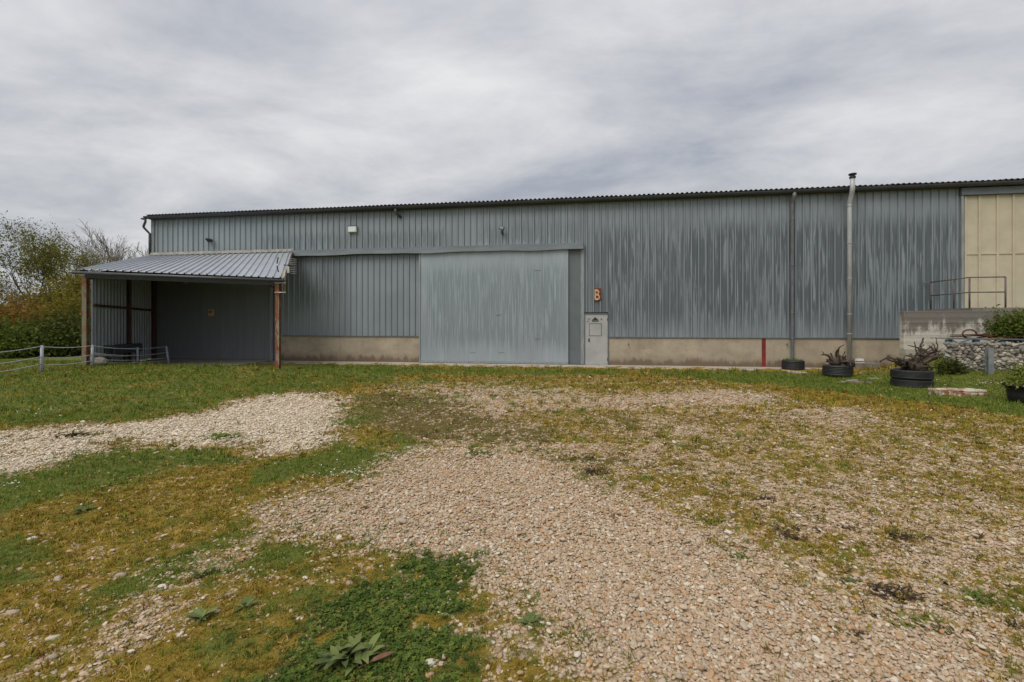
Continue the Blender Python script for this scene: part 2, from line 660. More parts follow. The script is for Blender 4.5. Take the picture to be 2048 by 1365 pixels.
M['flat_stone'] = plain('pale_flat_stone', (0.37, 0.29, 0.21), .85, 0, .3, 9, .4)


def leaf_mat(name, stops, trans=.25, rough=.55, src='island'):
    nt = NT(name)
    g = nt.node('ShaderNodeNewGeometry')
    v = g.outputs['Random Per Island'] if src == 'island' else nt.rand()
    c = nt.ramp(v, stops)
    n = nt.noise(nt.pos(), 1.2, 3, .5)
    c = nt.mix(nt.step(n, .35, .7, 0, .5), c, nt.mix(.5, c, tuple(q * .5 for q in stops[0][1])))
    nt.fin(c, rough, 0, .08)
    if trans:
        tr = nt.node('ShaderNodeBsdfTranslucent')
        nt.put(tr.inputs['Color'], c)
        ms = nt.node('ShaderNodeMixShader')
        ms.inputs[0].default_value = trans
        nt.l.new(nt.bsdf.outputs[0], ms.inputs[1])
        nt.l.new(tr.outputs[0], ms.inputs[2])
        nt.l.new(ms.outputs[0], nt.n['Material Output'].inputs[0])
    return nt.m


M['moss'] = leaf_mat('dry_moss', [(0, (.125, .07, .014)), (.18, (.23, .15, .022)), (.42, (.335, .24, .03)), (.56, (.27, .21, .026)), (.66, (.18, .18, .022)), (.8, (.14, .165, .022)), (.88, (.39, .275, .055)), (1, (.52, .38, .13))], .12, .8, 'obj')
M['olive'] = leaf_mat('olive_turf', [(0, (.075, .06, .02)), (.4, (.14, .11, .03)), (.8, (.19, .14, .04)), (1, (.27, .2, .075))], .1, .8, 'obj')
M['grass'] = leaf_mat('lawn_grass', [(0, (.065, .11, .015)), (.4, (.115, .18, .022)), (.75, (.165, .22, .028)), (1, (.26, .24, .05))], .2, .6, 'obj')
M['clover'] = leaf_mat('clover_leaf', [(0, (.055, .085, .018)), (.4, (.085, .135, .024)), (.7, (.12, .17, .03)), (.88, (.16, .185, .035)), (1, (.24, .19, .05))], .15, .6, 'obj')
M['weed'] = leaf_mat('weed_leaf', [(0, (.085, .115, .04)), (.5, (.14, .175, .062)), (1, (.21, .25, .08))], .2, .5, 'obj')
M['weed_dry'] = leaf_mat('dry_weed', [(0, (.04, .025, .02)), (.5, (.065, .04, .03)), (1, (.08, .065, .03))], .1, .8)
M['leaf_dead'] = plain('dead_leaf', (0.16, 0.07, 0.04), .8, 0, .3, 30)
M['daisy'] = plain('daisy_petal', (0.75, 0.75, 0.7), .6, 0, .05)
M['bark'] = plain('bark', (0.085, 0.068, 0.05), .95, 0, .4, 8, .6)
M['twig'] = plain('bare_twig', (0.20, 0.17, 0.14), .95, 0, .3, 8, .3)
M['lf_olive'] = leaf_mat('spring_foliage', [(0, (.12, .105, .016)), (.5, (.20, .17, .026)), (1, (.30, .25, .05))], .45)
M['lf_green'] = leaf_mat('green_foliage', [(0, (.06, .09, .016)), (.5, (.11, .155, .026)), (1, (.18, .215, .042))], .4)
M['lf_spring'] = leaf_mat('yellow_green_foliage', [(0, (.10, .105, .016)), (.5, (.175, .175, .026)), (1, (.28, .265, .05))], .45)
M['lf_dark'] = leaf_mat('dark_foliage', [(0, (.045, .06, .015)), (.5, (.085, .105, .022)), (1, (.14, .155, .035))], .35)
M['lf_orange'] = leaf_mat('russet_foliage', [(0, (.18, .08, .018)), (.5, (.28, .13, .03)), (1, (.28, .18, .04))], .4)
M['lf_lime'] = leaf_mat('lime_foliage', [(0, (.10, .13, .02)), (.5, (.17, .20, .035)), (1, (.26, .27, .07))], .3)

# ------------------------------------------------------------------ ground layout (patches measured on the ground)


def poly(pts):
    return np.array([[q.x, q.y] for q in (at(*p) for p in pts)])


BARE = [  # bare gravel: (outline, remaining cover)
    (poly([(-60, 868), (0, 862), (120, 855), (300, 845), (420, 828), (480, 801), (560, 788), (680, 787), (692, 815), (665, 838), (688, 852), (640, 868), (690, 880), (640, 892), (590, 905), (530, 917), (500, 906), (520, 884), (450, 884), (380, 897), (280, 898), (225, 893), (190, 905), (100, 930), (40, 945), (-60, 955)]), .04),
    (poly([(830, 890), (900, 884), (960, 905), (1050, 908), (1110, 935), (1200, 960), (1300, 1000), (1400, 1050), (1480, 1110), (1580, 1180), (1700, 1230), (1850, 1280), (2100, 1320), (2200, 1500), (1230, 1500), (1190, 1330), (1110, 1260), (1040, 1190), (940, 1150), (880, 1115), (760, 1105), (745, 1075), (710, 1045), (600, 1062), (520, 1080), (500, 1050), (555, 1003), (600, 985), (690, 1000), (725, 968), (745, 948), (830, 905)]), .0),
    (poly([(60, 1360), (130, 1300), (260, 1230), (330, 1160), (420, 1092), (470, 1068), (525, 1083), (480, 1110), (410, 1150), (365, 1215), (310, 1280), (240, 1325), (170, 1400), (60, 1450)]), .38),
    (poly([(870, 775), (990, 770), (1100, 780), (1200, 795), (1180, 820), (1060, 825), (960, 835), (905, 815)]), .38),
    (poly([(1130, 800), (1300, 790), (1460, 782), (1560, 792), (1550, 808), (1400, 812), (1200, 815)]), .12),
    (poly([(1545, 822), (1640, 812), (1740, 822), (1730, 845), (1600, 850)]), .25),
    (poly([(930, 835), (1060, 850), (1120, 885), (1240, 890), (1220, 930), (1120, 925), (1000, 900), (900, 870)]), .42),
    (poly([(640, 745), (760, 740), (830, 752), (700, 762)]), .6),
    (poly([(360, 787), (410, 785), (430, 791), (370, 792)]), .1),
    (poly([(430, 752), (520, 748), (535, 753), (450, 757)]), .3),
    (poly([(740, 775), (830, 765), (880, 775), (790, 786)]), .35),
]
TONGUES = [  # turf creeping over the pale band
    (poly([(190, 880), (260, 874), (300, 880), (380, 892), (290, 902), (200, 900)]), .85),
    (poly([(-40, 880), (30, 874), (70, 884), (0, 896)]), .7),
    (poly([(130, 872), (175, 866), (190, 874), (150, 880)]), .85),
    (poly([(420, 874), (470, 868), (490, 875), (440, 881)]), .8),
    (poly([(640, 850), (690, 840), (700, 862), (650, 868)]), .8),
    (poly([(600, 795), (650, 790), (690, 800), (640, 803)]), .5),
]
SEMI = [  # thin cover over gravel
    (poly([(1060, 850), (1300, 822), (1560, 815), (1750, 835), (2250, 850), (2300, 1010), (1900, 1000), (1650, 965), (1400, 965), (1200, 930)]), .51),
    (poly([(1350, 955), (1650, 960), (1900, 1000), (2300, 1005), (2350, 1250), (1900, 1180), (1600, 1090)]), .37),
    (poly([(1450, 1060), (1600, 1085), (1900, 1175), (2350, 1240), (2400, 1500), (2000, 1420), (1700, 1260)]), .28),
    (poly([(860, 755), (1500, 755), (1500, 830), (1100, 850), (900, 840), (820, 790)]), .62),
    (poly([(930, 1140), (1060, 1180), (1180, 1280), (1220, 1420), (960, 1420), (900, 1250)]), .52),
    (poly([(-60, 1080), (200, 1080), (480, 1060), (560, 1090), (740, 1090), (760, 1130), (640, 1200), (480, 1320), (400, 1420), (-60, 1420)]), .80),
]
GREEN = [  # green turf: (outline, greenness)
    (poly([(-100, 736), (160, 731), (300, 728), (560, 728), (860, 738), (760, 765), (640, 782), (480, 797), (420, 826), (250, 846), (-100, 860)]), .68),
    (poly([(-60, 950), (110, 930), (230, 905), (420, 905), (520, 920), (350, 940), (180, 985), (-60, 1040)]), .85),
    (poly([(540, 925), (680, 905), (840, 905), (800, 925), (720, 948), (600, 962), (530, 960)]), .9),
    (poly([(1250, 744), (1560, 744), (1800, 744), (1900, 700), (2250, 700), (2300, 850), (2048, 835), (1800, 800), (1650, 780), (1450, 765)]), .85),
    (poly([(560, 738), (1250, 741), (1250, 750), (560, 748)]), .85),
    (poly([(640, 850), (680, 828), (720, 840), (700, 865)]), .9),
    (poly([(-60, 1095), (90, 1080), (150, 1110), (60, 1160), (-60, 1180)]), .6),
    (poly([(360, 1260), (560, 1230), (560, 1290), (400, 1330)]), .55),
]
CLOVER = [
    (poly([(610, 1300), (620, 1240), (690, 1180), (780, 1130), (850, 1118), (925, 1120), (915, 1150), (880, 1185), (925, 1220), (960, 1280), (930, 1330), (980, 1450), (450, 1450), (500, 1330), (600, 1330)]), .92),
    (poly([(470, 1235), (540, 1225), (545, 1265), (480, 1275)]), .7),
    (poly([(1000, 1330), (1040, 1300), (1100, 1340), (1060, 1400)]), .4),
]
OLIVE = [
    (poly([(700, 790), (860, 785), (960, 820), (1090, 850), (1100, 900), (1000, 905), (930, 880), (830, 880), (760, 862), (720, 840)]), .85),
    (poly([(1060, 905), (1260, 900), (1330, 930), (1300, 960), (1180, 945), (1080, 930)]), .6),
    (poly([(1150, 820), (1380, 830), (1480, 860), (1380, 885), (1200, 870)]), .45),
]


def pip(X, Y, P):
    x0, y0 = P[:, 0].min() - .6, P[:, 1].min() - .6
    x1, y1 = P[:, 0].max() + .6, P[:, 1].max() + .6
    res = np.zeros(X.shape, bool)
    s = (X > x0) & (X < x1) & (Y > y0) & (Y < y1)
    if not s.any():
        return res
    xs, ys = X[s], Y[s]
    ins = np.zeros(xs.shape, bool)
    n = len(P)
    for i in range(n):
        xa, ya = P[i]
        xb, yb = P[(i + 1) % n]
        c = ((ya > ys) != (yb > ys))
        with np.errstate(divide='ignore', invalid='ignore'):
            xi = (xb - xa) * (ys - ya) / (yb - ya + 1e-12) + xa
        ins ^= c & (xs < xi)
    res[s] = ins
    return res


def soft(X, Y, P, sp):
    """share of the neighbourhood that lies inside; the edge thins out instead of stopping"""
    r_ = np.random.default_rng(int(abs(P[0, 0]) * 1000) + len(X))
    acc = 0
    for _ in range(4):
        acc = acc + pip(X + r_.normal(0, 1, X.shape) * sp, Y + r_.normal(0, 1, X.shape) * sp, P)
    return acc / 4.0


def layers(X, Y):
    """cover (0 bare gravel .. 1 closed turf), greenness, clover, olive"""
    d = np.hypot(X, Y)
    wa = .10 + .018 * d
    wx = X + (fbm(X * 1.7, Y * 1.7, 21) - .5) * 2.2 * wa + (fbm(X * 7, Y * 7, 22) - .5) * 1.0 * wa
    wy = Y + (fbm(X * 1.7, Y * 1.7, 23) - .5) * 2.2 * wa + (fbm(X * 7, Y * 7, 24) - .5) * 1.0 * wa
    sp = .05 + .012 * d
    cov = np.full(X.shape, .86)
    for P, v in SEMI:
        k = soft(wx, wy, P, sp * 4)
        cov = cov * (1 - k) + v * k
    for i_, (P, v) in enumerate(BARE):
        k = soft(wx, wy, P, sp * (2.6 if i_ == 1 else 1.7))
        cov = cov * (1 - k) + np.minimum(v, cov) * k
    for P, v in TONGUES:
        k = soft(wx, wy, P, sp * 1.5)
        cov = np.maximum(cov, k * v)
    grn = .2 + .5 * np.clip(fbm(X * 1.3, Y * 1.3, 31) - .38, 0, 1) * 2.6 * sstep(0, 1, (-X + 6) / 10)
    grn = np.where(X < -14.9, .75, grn)
    for P, v in GREEN:
        k = soft(wx, wy, P, sp)
        grn = grn * (1 - k) + v * k
        cov = np.maximum(cov, k * .93 * (cov > .5))
    clo = np.zeros(X.shape)
    for P, v in CLOVER:
        k = soft(wx, wy, P, sp * 1.4)
        clo = np.maximum(clo, k * v * (.35 + .9 * sstep(.33, .55, fbm(X * 6, Y * 6, 61, 3))))
    clo = np.clip(clo, 0, 1)
    cov = np.maximum(cov, clo * .8)
    oli = np.zeros(X.shape)
    for P, v in OLIVE:
        k = soft(wx, wy, P, sp * 2)
        oli = np.maximum(oli, k * v)
        cov = np.maximum(cov, k * v * .85)
    # break the cover into clumps
    f1 = fbm(X * 3.1, Y * 3.1, 41, 4)
    f2 = fbm(X * 11, Y * 11, 45, 3)
    f3 = fbm(X * 26, Y * 26, 48, 2)
    mid_ = np.clip(4 * cov * (1.12 - cov), 0, 1)
    loc = cov + ((f1 - .5) * .6 + (f2 - .5) * .7 + (f3 - .5) * .6) * mid_
    loc = np.clip((loc - .5) * (1.25 + .9 * (1 - mid_)) + .5, 0, 1)
    g2 = np.clip(grn + (f1 - .5) * .9 + (f2 - .5) * .5, 0, 1)
    return loc, g2, clo, np.clip(oli + (f1 - .5) * .6 * (oli > .02), 0, 1)


# ------------------------------------------------------------------ ground sheet
def axis(segs):
    out = []
    for a, b, s in segs:
        out += list(np.arange(a, b - 1e-6, s))
    return np.array(out + [segs[-1][1]])


gxs = axis([(-1500, -300, 200), (-300, -60, 30), (-60, -24, 3), (-24, -9, .22), (-9, 9, .11), (9, 20, .22), (20, 50, 3), (50, 300, 40), (300, 1500, 200)])
gys = axis([(-400, -40, 60), (-40, -4, 6), (-4, 1.2, .4), (1.2, 9, .075), (9, 21.6, .16), (21.6, 30, .7), (30, 90, 5), (90, 400, 40), (400, 2400, 200)])
GX, GY = np.meshgrid(gxs, gys)
gx, gy = GX.ravel(), GY.ravel()
near = (gx > -25) & (gx < 21) & (gy > -1) & (gy < 24)
L = [np.zeros(gx.shape) for _ in range(4)]
ln = layers(gx[near], gy[near])
for a, b in zip(L, ln):
    a[near] = b
L[0][~near] = .95
L[1][~near] = .75
ghz = ground(gx, gy)
ghz[near] += (fbm(gx[near] * 5, gy[near] * 5, 71, 3) - .5) * .022 + L[0][near] * .006
nx, ny = len(gxs), len(gys)
idx = np.arange(nx * ny).reshape(ny, nx)
quads = np.stack([idx[:-1, :-1].ravel(), idx[:-1, 1:].ravel(), idx[1:, 1:].ravel(), idx[1:, :-1].ravel()], 1)
gm = bpy.data.meshes.new('ground')
gm.vertices.add(nx * ny)
gm.vertices.foreach_set('co', np.stack([gx, gy, ghz], 1).ravel())
gm.loops.add(quads.size)
gm.loops.foreach_set('vertex_index', quads.ravel())
gm.polygons.add(len(quads))
gm.polygons.foreach_set('loop_start', np.arange(0, quads.size, 4))
gm.update(calc_edges=True)
gm.polygons.foreach_set('use_smooth', np.ones(len(quads), bool))
pale_ = np.zeros(gx.shape)
pale_[near] = soft(gx[near], gy[near], BARE[0][0], .12)
for nm, arr in zip(('cover', 'green', 'clover', 'olive', 'pale'), L + [pale_]):
    at_ = gm.attributes.new(nm, 'FLOAT', 'POINT')
    at_.data.foreach_set('value', arr.astype(np.float32))


def ground_mat():
    nt = NT('yard_ground')
    p = nt.pos()

    def attr(nm):
        x = nt.node('ShaderNodeAttribute', attribute_name=nm)
        return x.outputs['Fac']
    fine = nt.noise(p, 60, 5, .7)
    mid = nt.noise(p, 9, 6, .65)
    vor = nt.node('ShaderNodeTexVoronoi')
    vor.inputs['Scale'].default_value = 24
    nt.l.new(nt.map(p, (1, 1, 1)), vor.inputs['Vector'])
    stone = nt.ramp(sxyz(nt, vor.outputs['Color'])['X'], [(0, (.36, .25, .16)), (.3, (.52, .40, .28)), (.6, (.60, .48, .35)), (.8, (.50, .31, .16)), (1, (.68, .60, .50))])
    gap = nt.step(vor.outputs['Distance'], .42, .7, 0, .65)
    grav = nt.mix(gap, stone, (.16, .115, .075))
    grav = nt.mix(nt.step(mid, .4, .75, 0, .35), grav, (.27, .20, .135))
    grav = nt.mix(nt.math('MULTIPLY', attr('pale'), .55), grav, (.60, .50, .38))
    moss = nt.mix(nt.step(fine, .3, .7), (.14, .09, .018), (.30, .205, .032))
    moss = nt.mix(nt.step(mid, .35, .7, 0, .7), moss, (.25, .165, .025))
    grn = nt.mix(nt.step(fine, .3, .7), (.07, .085, .016), (.16, .165, .03))
    oli = nt.mix(nt.step(fine, .3, .7), (.08, .06, .02), (.18, .135, .04))
    clo = nt.mix(nt.step(fine, .3, .7), (.035, .05, .015), (.09, .11, .03))
    gg = nt.step(nt.math('ADD', attr('green'), nt.math('MULTIPLY', nt.math('SUBTRACT', mid, .5), .5)), .3, .65)
    turf = nt.mix(gg, moss, grn)
    turf = nt.mix(nt.step(attr('olive'), .2, .7), turf, oli)
    turf = nt.mix(nt.step(attr('clover'), .3, .7), turf, clo)
    cv = nt.math('ADD', attr('cover'), nt.math('MULTIPLY', nt.math('SUBTRACT', fine, .5), .7))
    c = nt.mix(nt.step(cv, .35, .65), grav, turf)
    nt.bump(nt.math('ADD', nt.math('MULTIPLY', vor.outputs['Distance'], -.6), fine), .7, .02)
    return nt.fin(c, .95, 0, .2)


gm.materials.append(ground_mat())
go = bpy.data.objects.new('ground', gm)
col.objects.link(go)
struct(go)


# ------------------------------------------------------------------ scattered ground cover (instanced on points)
def scatter(name, variants, P, rot, scl, label, cat):
    vc = bpy.data.collections.new(name + '_variants')
    for me in variants:
        o = bpy.data.objects.new(me.name, me)
        vc.objects.link(o)
    me = bpy.data.meshes.new(name)
    n = len(P)
    me.vertices.add(n)
    me.vertices.foreach_set('co', P.astype(np.float32).ravel())
    a = me.attributes.new('rot', 'FLOAT_VECTOR', 'POINT')
    a.data.foreach_set('vector', rot.astype(np.float32).ravel())
    a = me.attributes.new('scl', 'FLOAT_VECTOR', 'POINT')
    a.data.foreach_set('vector', scl.astype(np.float32).ravel())
    a = me.attributes.new('pick', 'INT', 'POINT')
    a.data.foreach_set('value', rng.integers(0, len(variants), n).astype(np.int32))
    ng = bpy.data.node_groups.new(name, 'GeometryNodeTree')
    ng.interface.new_socket('Geometry', in_out='INPUT', socket_type='NodeSocketGeometry')
    ng.interface.new_socket('Geometry', in_out='OUTPUT', socket_type='NodeSocketGeometry')
    N, K = ng.nodes, ng.links
    gi, go_ = N.new('NodeGroupInput'), N.new('NodeGroupOutput')
    m2p = N.new('GeometryNodeMeshToPoints')
    iop = N.new('GeometryNodeInstanceOnPoints')
    ci = N.new('GeometryNodeCollectionInfo')
    ci.inputs['Collection'].default_value = vc
    ci.inputs['Separate Children'].default_value = True
    ci.inputs['Reset Children'].default_value = True
    iop.inputs['Pick Instance'].default_value = True

    def na(nm, typ):
        x = N.new('GeometryNodeInputNamedAttribute')
        x.data_type = typ
        x.inputs['Name'].default_value = nm
        return x.outputs['Attribute']
    e2r = N.new('FunctionNodeEulerToRotation')
    K.new(na('rot', 'FLOAT_VECTOR'), e2r.inputs[0])
    K.new(gi.outputs[0], m2p.inputs['Mesh'])
    K.new(m2p.outputs[0], iop.inputs['Points'])
    K.new(ci.outputs[0], iop.inputs['Instance'])
    K.new(na('pick', 'INT'), iop.inputs['Instance Index'])
    K.new(e2r.outputs[0], iop.inputs['Rotation'])
    K.new(na('scl', 'FLOAT_VECTOR'), iop.inputs['Scale'])
    K.new(iop.outputs[0], go_.inputs[0])
    o = bpy.data.objects.new(name, me)
    col.objects.link(o)
    md = o.modifiers.new('scatter', 'NODES')
    md.node_group = ng
    tag(o, label, cat, kind='stuff')
    return o


def field(y0, y1, step, kx=1.32, jit=.48):
    """jittered points on the ground inside the widened view wedge"""
    ys = np.arange(y0, y1, step)
    xm = kx * y1 + .5
    xs = np.arange(-xm, xm, step)
    X, Y = np.meshgrid(xs, ys)
    X, Y = X.ravel(), Y.ravel()
    X = X + (rng.random(X.shape) - .5) * 2 * jit * step
    Y = Y + (rng.random(Y.shape) - .5) * 2 * jit * step
    k = (np.abs(X) < kx * Y + .5) & (out_dist(X, Y) > 1.45)
    return X[k], Y[k]


def surf(X, Y):
    return ground(X, Y) + (fbm(X * 5, Y * 5, 71, 3) - .5) * .022


def clear(X, Y, W):
    """keep lawn off the concrete under the canopy and beyond the walls"""
    k = np.ones(X.shape, bool)
    w = out_dist(X, Y)
    k &= ~((X < -7.9) & (X > -15.6) & (w < 3.9))
    k &= ~((X > 12.2) & (w < 2.6))
    return k


# pebbles
def pebble_mesh(i, mk='pebble'):
    mb = MB()
    r = random.Random(100 + i)
    mb.blob((0, 0, .25), .56, .5 * r.uniform(.55, .9), .5 * r.uniform(.38, .62), .26, 100 + i, 2)
    me = mb.mesh('pebble_%d' % i, M[mk])
    return me


PP, PR, PS, PL = [], [], [], []
for (y0, y1, st, sz) in ((1.75, 3.4, .0132, .0198), (3.4, 5.5, .0170, .0222), (5.5, 8.5, .026, .028), (8.5, 14.5, .055, .038)):
    X, Y = field(y0, y1, st, 1.25)
    cov, g2, clo, oli = layers(X, Y)
    pk = np.clip(1.03 - 1.04 * cov, 0, 1) * .98 + (.03 if y0 < 5 else .006) * (cov > .5) * (clo < .3)
    k = (rng.random(X.shape) < pk) & clear(X, Y, 0)
    X, Y, cv = X[k], Y[k], cov[k]
    n = len(X)
    s = sz * np.exp(rng.normal(0, .27, n)) * (1 + .45 * (rng.random(n) < .02)) * (1 - .2 * cv)
    z = surf(X, Y) + rng.normal(0, .12, n) * s + .25 * s * (rng.random(n) < .35) - (.1 + .22 * cv) * s
    PP.append(np.stack([X, Y, z], 1))
    PL.append(soft(X, Y, BARE[0][0], .12) > .4)
    PR.append(np.stack([rng.normal(0, .2, n), rng.normal(0, .2, n), rng.random(n) * 6.283], 1))
    PS.append(np.stack([s, s, s * rng.uniform(.75, 1.1, n)], 1))
PP, PR, PS, PL = (np.concatenate(q) for q in (PP, PR, PS, PL))
scatter('gravel', [pebble_mesh(i) for i in range(8)], PP[~PL], PR[~PL], PS[~PL],
        'rounded beige and orange pebbles covering the bare middle of the yard', 'gravel')
scatter('pale_gravel', [pebble_mesh(i, 'pebble_pale') for i in range(8)], PP[PL], PR[PL], PS[PL],
        'band of fresher pale gravel crossing the grass on the left', 'gravel')


def tuft_mesh(name, i, m, n, h, spread, w, lean=.8):
    r = random.Random(i * 31 + 5)
    mb = MB()
    for _ in range(n):
        a = r.random() * 6.283
        d = spread * math.sqrt(r.random())
        b = Vector((d * math.cos(a), d * math.sin(a), 0))
        ta = r.random() * 6.283
        ln = h * r.uniform(.5, 1.15)
        tilt = lean * r.uniform(.2, 1)
        dr = Vector((math.cos(ta) * tilt, math.sin(ta) * tilt, 1)).normalized()
        sd_ = Vector((-math.sin(ta), math.cos(ta), 0)) * (w * r.uniform(.7, 1.2) / 2)
        m1 = b + dr * ln * .55
        tip = b + dr * ln * .9 + Vector((math.cos(ta), math.sin(ta), -.15)) * ln * .3 * tilt
        mb.add([b - sd_, b + sd_, m1 + sd_ * .8, m1 - sd_ * .8, tip], [(0, 1, 2, 3), (3, 2, 4)])
    return mb.mesh('%s_%d' % (name, i), m)


def clover_mesh(i):
    r = random.Random(i * 77 + 3)
    mb = MB()
    for _ in range(7):
        a = r.random() * 6.283
        d = .5 * math.sqrt(r.random())
        c = Vector((d * math.cos(a), d * math.sin(a), r.uniform(.25, .7)))
        nrm = Vector((r.uniform(-.5, .5), r.uniform(-.5, .5), 1)).normalized()
        s = nrm.orthogonal().normalized()
        t = nrm.cross(s)
        for q in range(3):
            b = q * 2.094 + r.random() * .4
            d1 = s * math.cos(b) + t * math.sin(b)
            d2 = s * math.cos(b + 1.57) + t * math.sin(b + 1.57)
            mb.add([c, c + d1 * .12 + d2 * .11, c + d1 * .26, c + d1 * .12 - d2 * .11], [(0, 1, 2, 3)])
    return mb.mesh('clover_%d' % i, M['clover'])


def cover(name, variants, test, zones, label, cat, kx=1.3):
    A, B, C = [], [], []
    for (y0, y1, st, sz) in zones:
        X, Y = field(y0, y1, st, kx)
        lay = layers(X, Y)
        pk = test(*lay)
        k = (rng.random(X.shape) < pk) & clear(X, Y, 0)
        X, Y = X[k], Y[k]
        n = len(X)
        s = sz * np.exp(rng.normal(0, .28, n))
        A.append(np.stack([X, Y, surf(X, Y) - .002], 1))
        B.append(np.stack([rng.normal(0, .12, n), rng.normal(0, .12, n), rng.random(n) * 6.283], 1))
        C.append(np.stack([s, s, s * rng.uniform(.6, 1.3, n)], 1))
    return scatter(name, variants, np.concatenate(A), np.concatenate(B), np.concatenate(C), label, cat)


def gr(g):
    return np.clip((g - .36) * 3.2, 0, 1)


Zm = ((1.75, 3.4, .019, .027), (3.4, 5.5, .026, .034), (5.5, 8.5, .042, .048), (8.5, 14, .085, .075), (14, 21, .16, .11))
cover('moss', [tuft_mesh('moss', i, M['moss'], 11, .95, .5, .13, 1.3) for i in range(6)],
      lambda c, g, cl, o: np.clip(c * .95 + .02, 0, 1) * (1 - gr(g)) * (cl < .4) * (1 - np.clip(o * 1.3, 0, 1)), Zm,
      'yellow brown dry moss creeping over the gravel', 'moss')
cover('olive_turf', [tuft_mesh('olive', i, M['olive'], 10, .55, .5, .12, 1.4) for i in range(6)],
      lambda c, g, cl, o: np.clip(c * 1.0, 0, 1) * np.clip(o * 1.3, 0, 1) * (1 - gr(g) * .4), Zm,
      'dull olive turf on the middle of the yard', 'turf')
Zg = ((1.75, 3.4, .024, .036), (3.4, 5.5, .032, .042), (5.5, 8.5, .05, .058), (8.5, 14, .085, .08), (14, 21, .14, .11))
cover('grass', [tuft_mesh('grass', i, M['grass'], 9, .9, .5, .085, .9) for i in range(6)],
      lambda c, g, cl, o: (np.clip(c * 1.0, 0, 1) * gr(g) + .05 * c) * (cl < .4) * (1 - .6 * np.clip(o * 1.3, 0, 1)), Zg,
      'short green grass growing round the edges of the yard', 'grass')
cover('clover', [clover_mesh(i) for i in range(6)],
      lambda c, g, cl, o: np.clip((cl - .25) * 1.5, 0, .92), ((1.75, 3.6, .017, .034),),
      'dense dark green clover patch in the foreground', 'clover')
# withered weeds strewn over the right half
DW = []
for (px, py, sx, sy, n_) in ((1560, 1010, 60, 14, 16), (1690, 1050, 90, 14, 26), (1800, 1075, 80, 16, 26), (1850, 1110, 60, 20, 14), (1790, 1190, 70, 22, 26), (1900, 1250, 90, 26, 26), (1480, 1110, 30, 8, 7),
                             (1250, 925, 70, 10, 24), (1150, 915, 60, 8, 20), (1350, 930, 80, 12, 18), (1440, 965, 60, 12, 12), (1990, 1100, 60, 40, 14), (1980, 960, 60, 20, 12), (1640, 1130, 60, 25, 8)):
    for _ in range(n_):
        q = at(px + random.gauss(0, sx), py + random.gauss(0, sy))
        DW.append((q.x, q.y, float(surf(q.x, q.y))))
DW = np.array(DW)
nW = len(DW)
wsz = .03 * np.exp(rng.normal(0, .35, nW)) * (.75 + .12 * DW[:, 1])
scatter('dead_weeds', [tuft_mesh('dead_weed', i, M['weed_dry'], 12, .7, .6, .14, 1.6) for i in range(5)], DW,
        np.stack([rng.normal(0, .2, nW), rng.normal(0, .2, nW), rng.random(nW) * 6], 1), np.stack([wsz * 1.3, wsz * 1.3, wsz * .7], 1),
        'withered dark weeds strewn over the gravel on the right', 'dead weeds')
# daisies: small white dots in the turf
DA = []
for (px, py, rx, ry, n) in ((60, 822, 60, 10, 46), (20, 968, 40, 8, 22), (690, 948, 70, 12, 70), (1660, 742, 90, 8, 40), (1990, 765, 50, 6, 40), (120, 1020, 80, 25, 10), (400, 835, 120, 20, 26), (600, 775, 100, 12, 20), (1850, 770, 120, 20, 30)):
    for _ in range(n):
        q = at(px + random.gauss(0, rx * .6), py + random.gauss(0, ry * .6))
        DA.append((q.x, q.y, q.z + .02))
DA = np.array(DA)
dm = MB()
for k in range(8):
    a = k * .785
    dm.add([(0, 0, .1), (.5 * math.cos(a - .3), .5 * math.sin(a - .3), .12), (.62 * math.cos(a), .62 * math.sin(a), .1), (.5 * math.cos(a + .3), .5 * math.sin(a + .3), .12)], [(0, 1, 2, 3)])
dm.tube([(0, 0, -.9), (0, 0, .1)], .05, 4)
nD = len(DA)
dsz = .007 + .0011 * np.hypot(DA[:, 0], DA[:, 1])
scatter('daisies', [dm.mesh('daisy', M['daisy'])], DA, np.stack([rng.normal(0, .3, nD), rng.normal(0, .3, nD), rng.random(nD) * 6], 1),
        np.stack([dsz] * 3, 1), 'tiny white daisies dotted through the grass', 'daisies')

# ------------------------------------------------------------------ warehouse (parts in its own frame: x along the front, -y outwards)
UE = 45.0
ZR = 6.70       # roof edge
PITCH = .267
ZP = 1.13


def wpart(mb, name, m, parent=WH, bevel=0):
    return mb.build(name, m, parent, bevel)


wpart(MB().box(0.02, UE, .06, .25, 0, 6.45), 'wall_core', M['jamb'])
wpart(MB().box(0.02, .25, .25, 22, 0, 6.45), 'end_wall', M['trim'])
wpart(MB().box(UE - .25, UE, .25, 22, 0, 6.45), 'end_wall', M['trim'])
wpart(MB().box(0.25, UE - .25, 21.8, 22, 0, 6.45), 'rear_wall', M['trim'])
RS = .11


def rib_profile(u0, u1, pitch, rw, rt, dep):
    us = []
    k0, k1 = int(math.floor(u0 / pitch)) - 1, int(math.ceil(u1 / pitch)) + 1
    for k in range(k0, k1):
        c = k * pitch
        us += [(c - rw, 0), (c - rt, dep), (c + rt, dep), (c + rw, 0)]
    pts = [(u, d) for (u, d) in us if u0 < u < u1]

    def val(u):
        r = (u + pitch / 2) % pitch - pitch / 2
        a = abs(r)
        return dep if a < rt else (0 if a > rw else dep * (rw - a) / (rw - rt))
    return [(u0, val(u0))] + pts + [(u1, val(u1))]


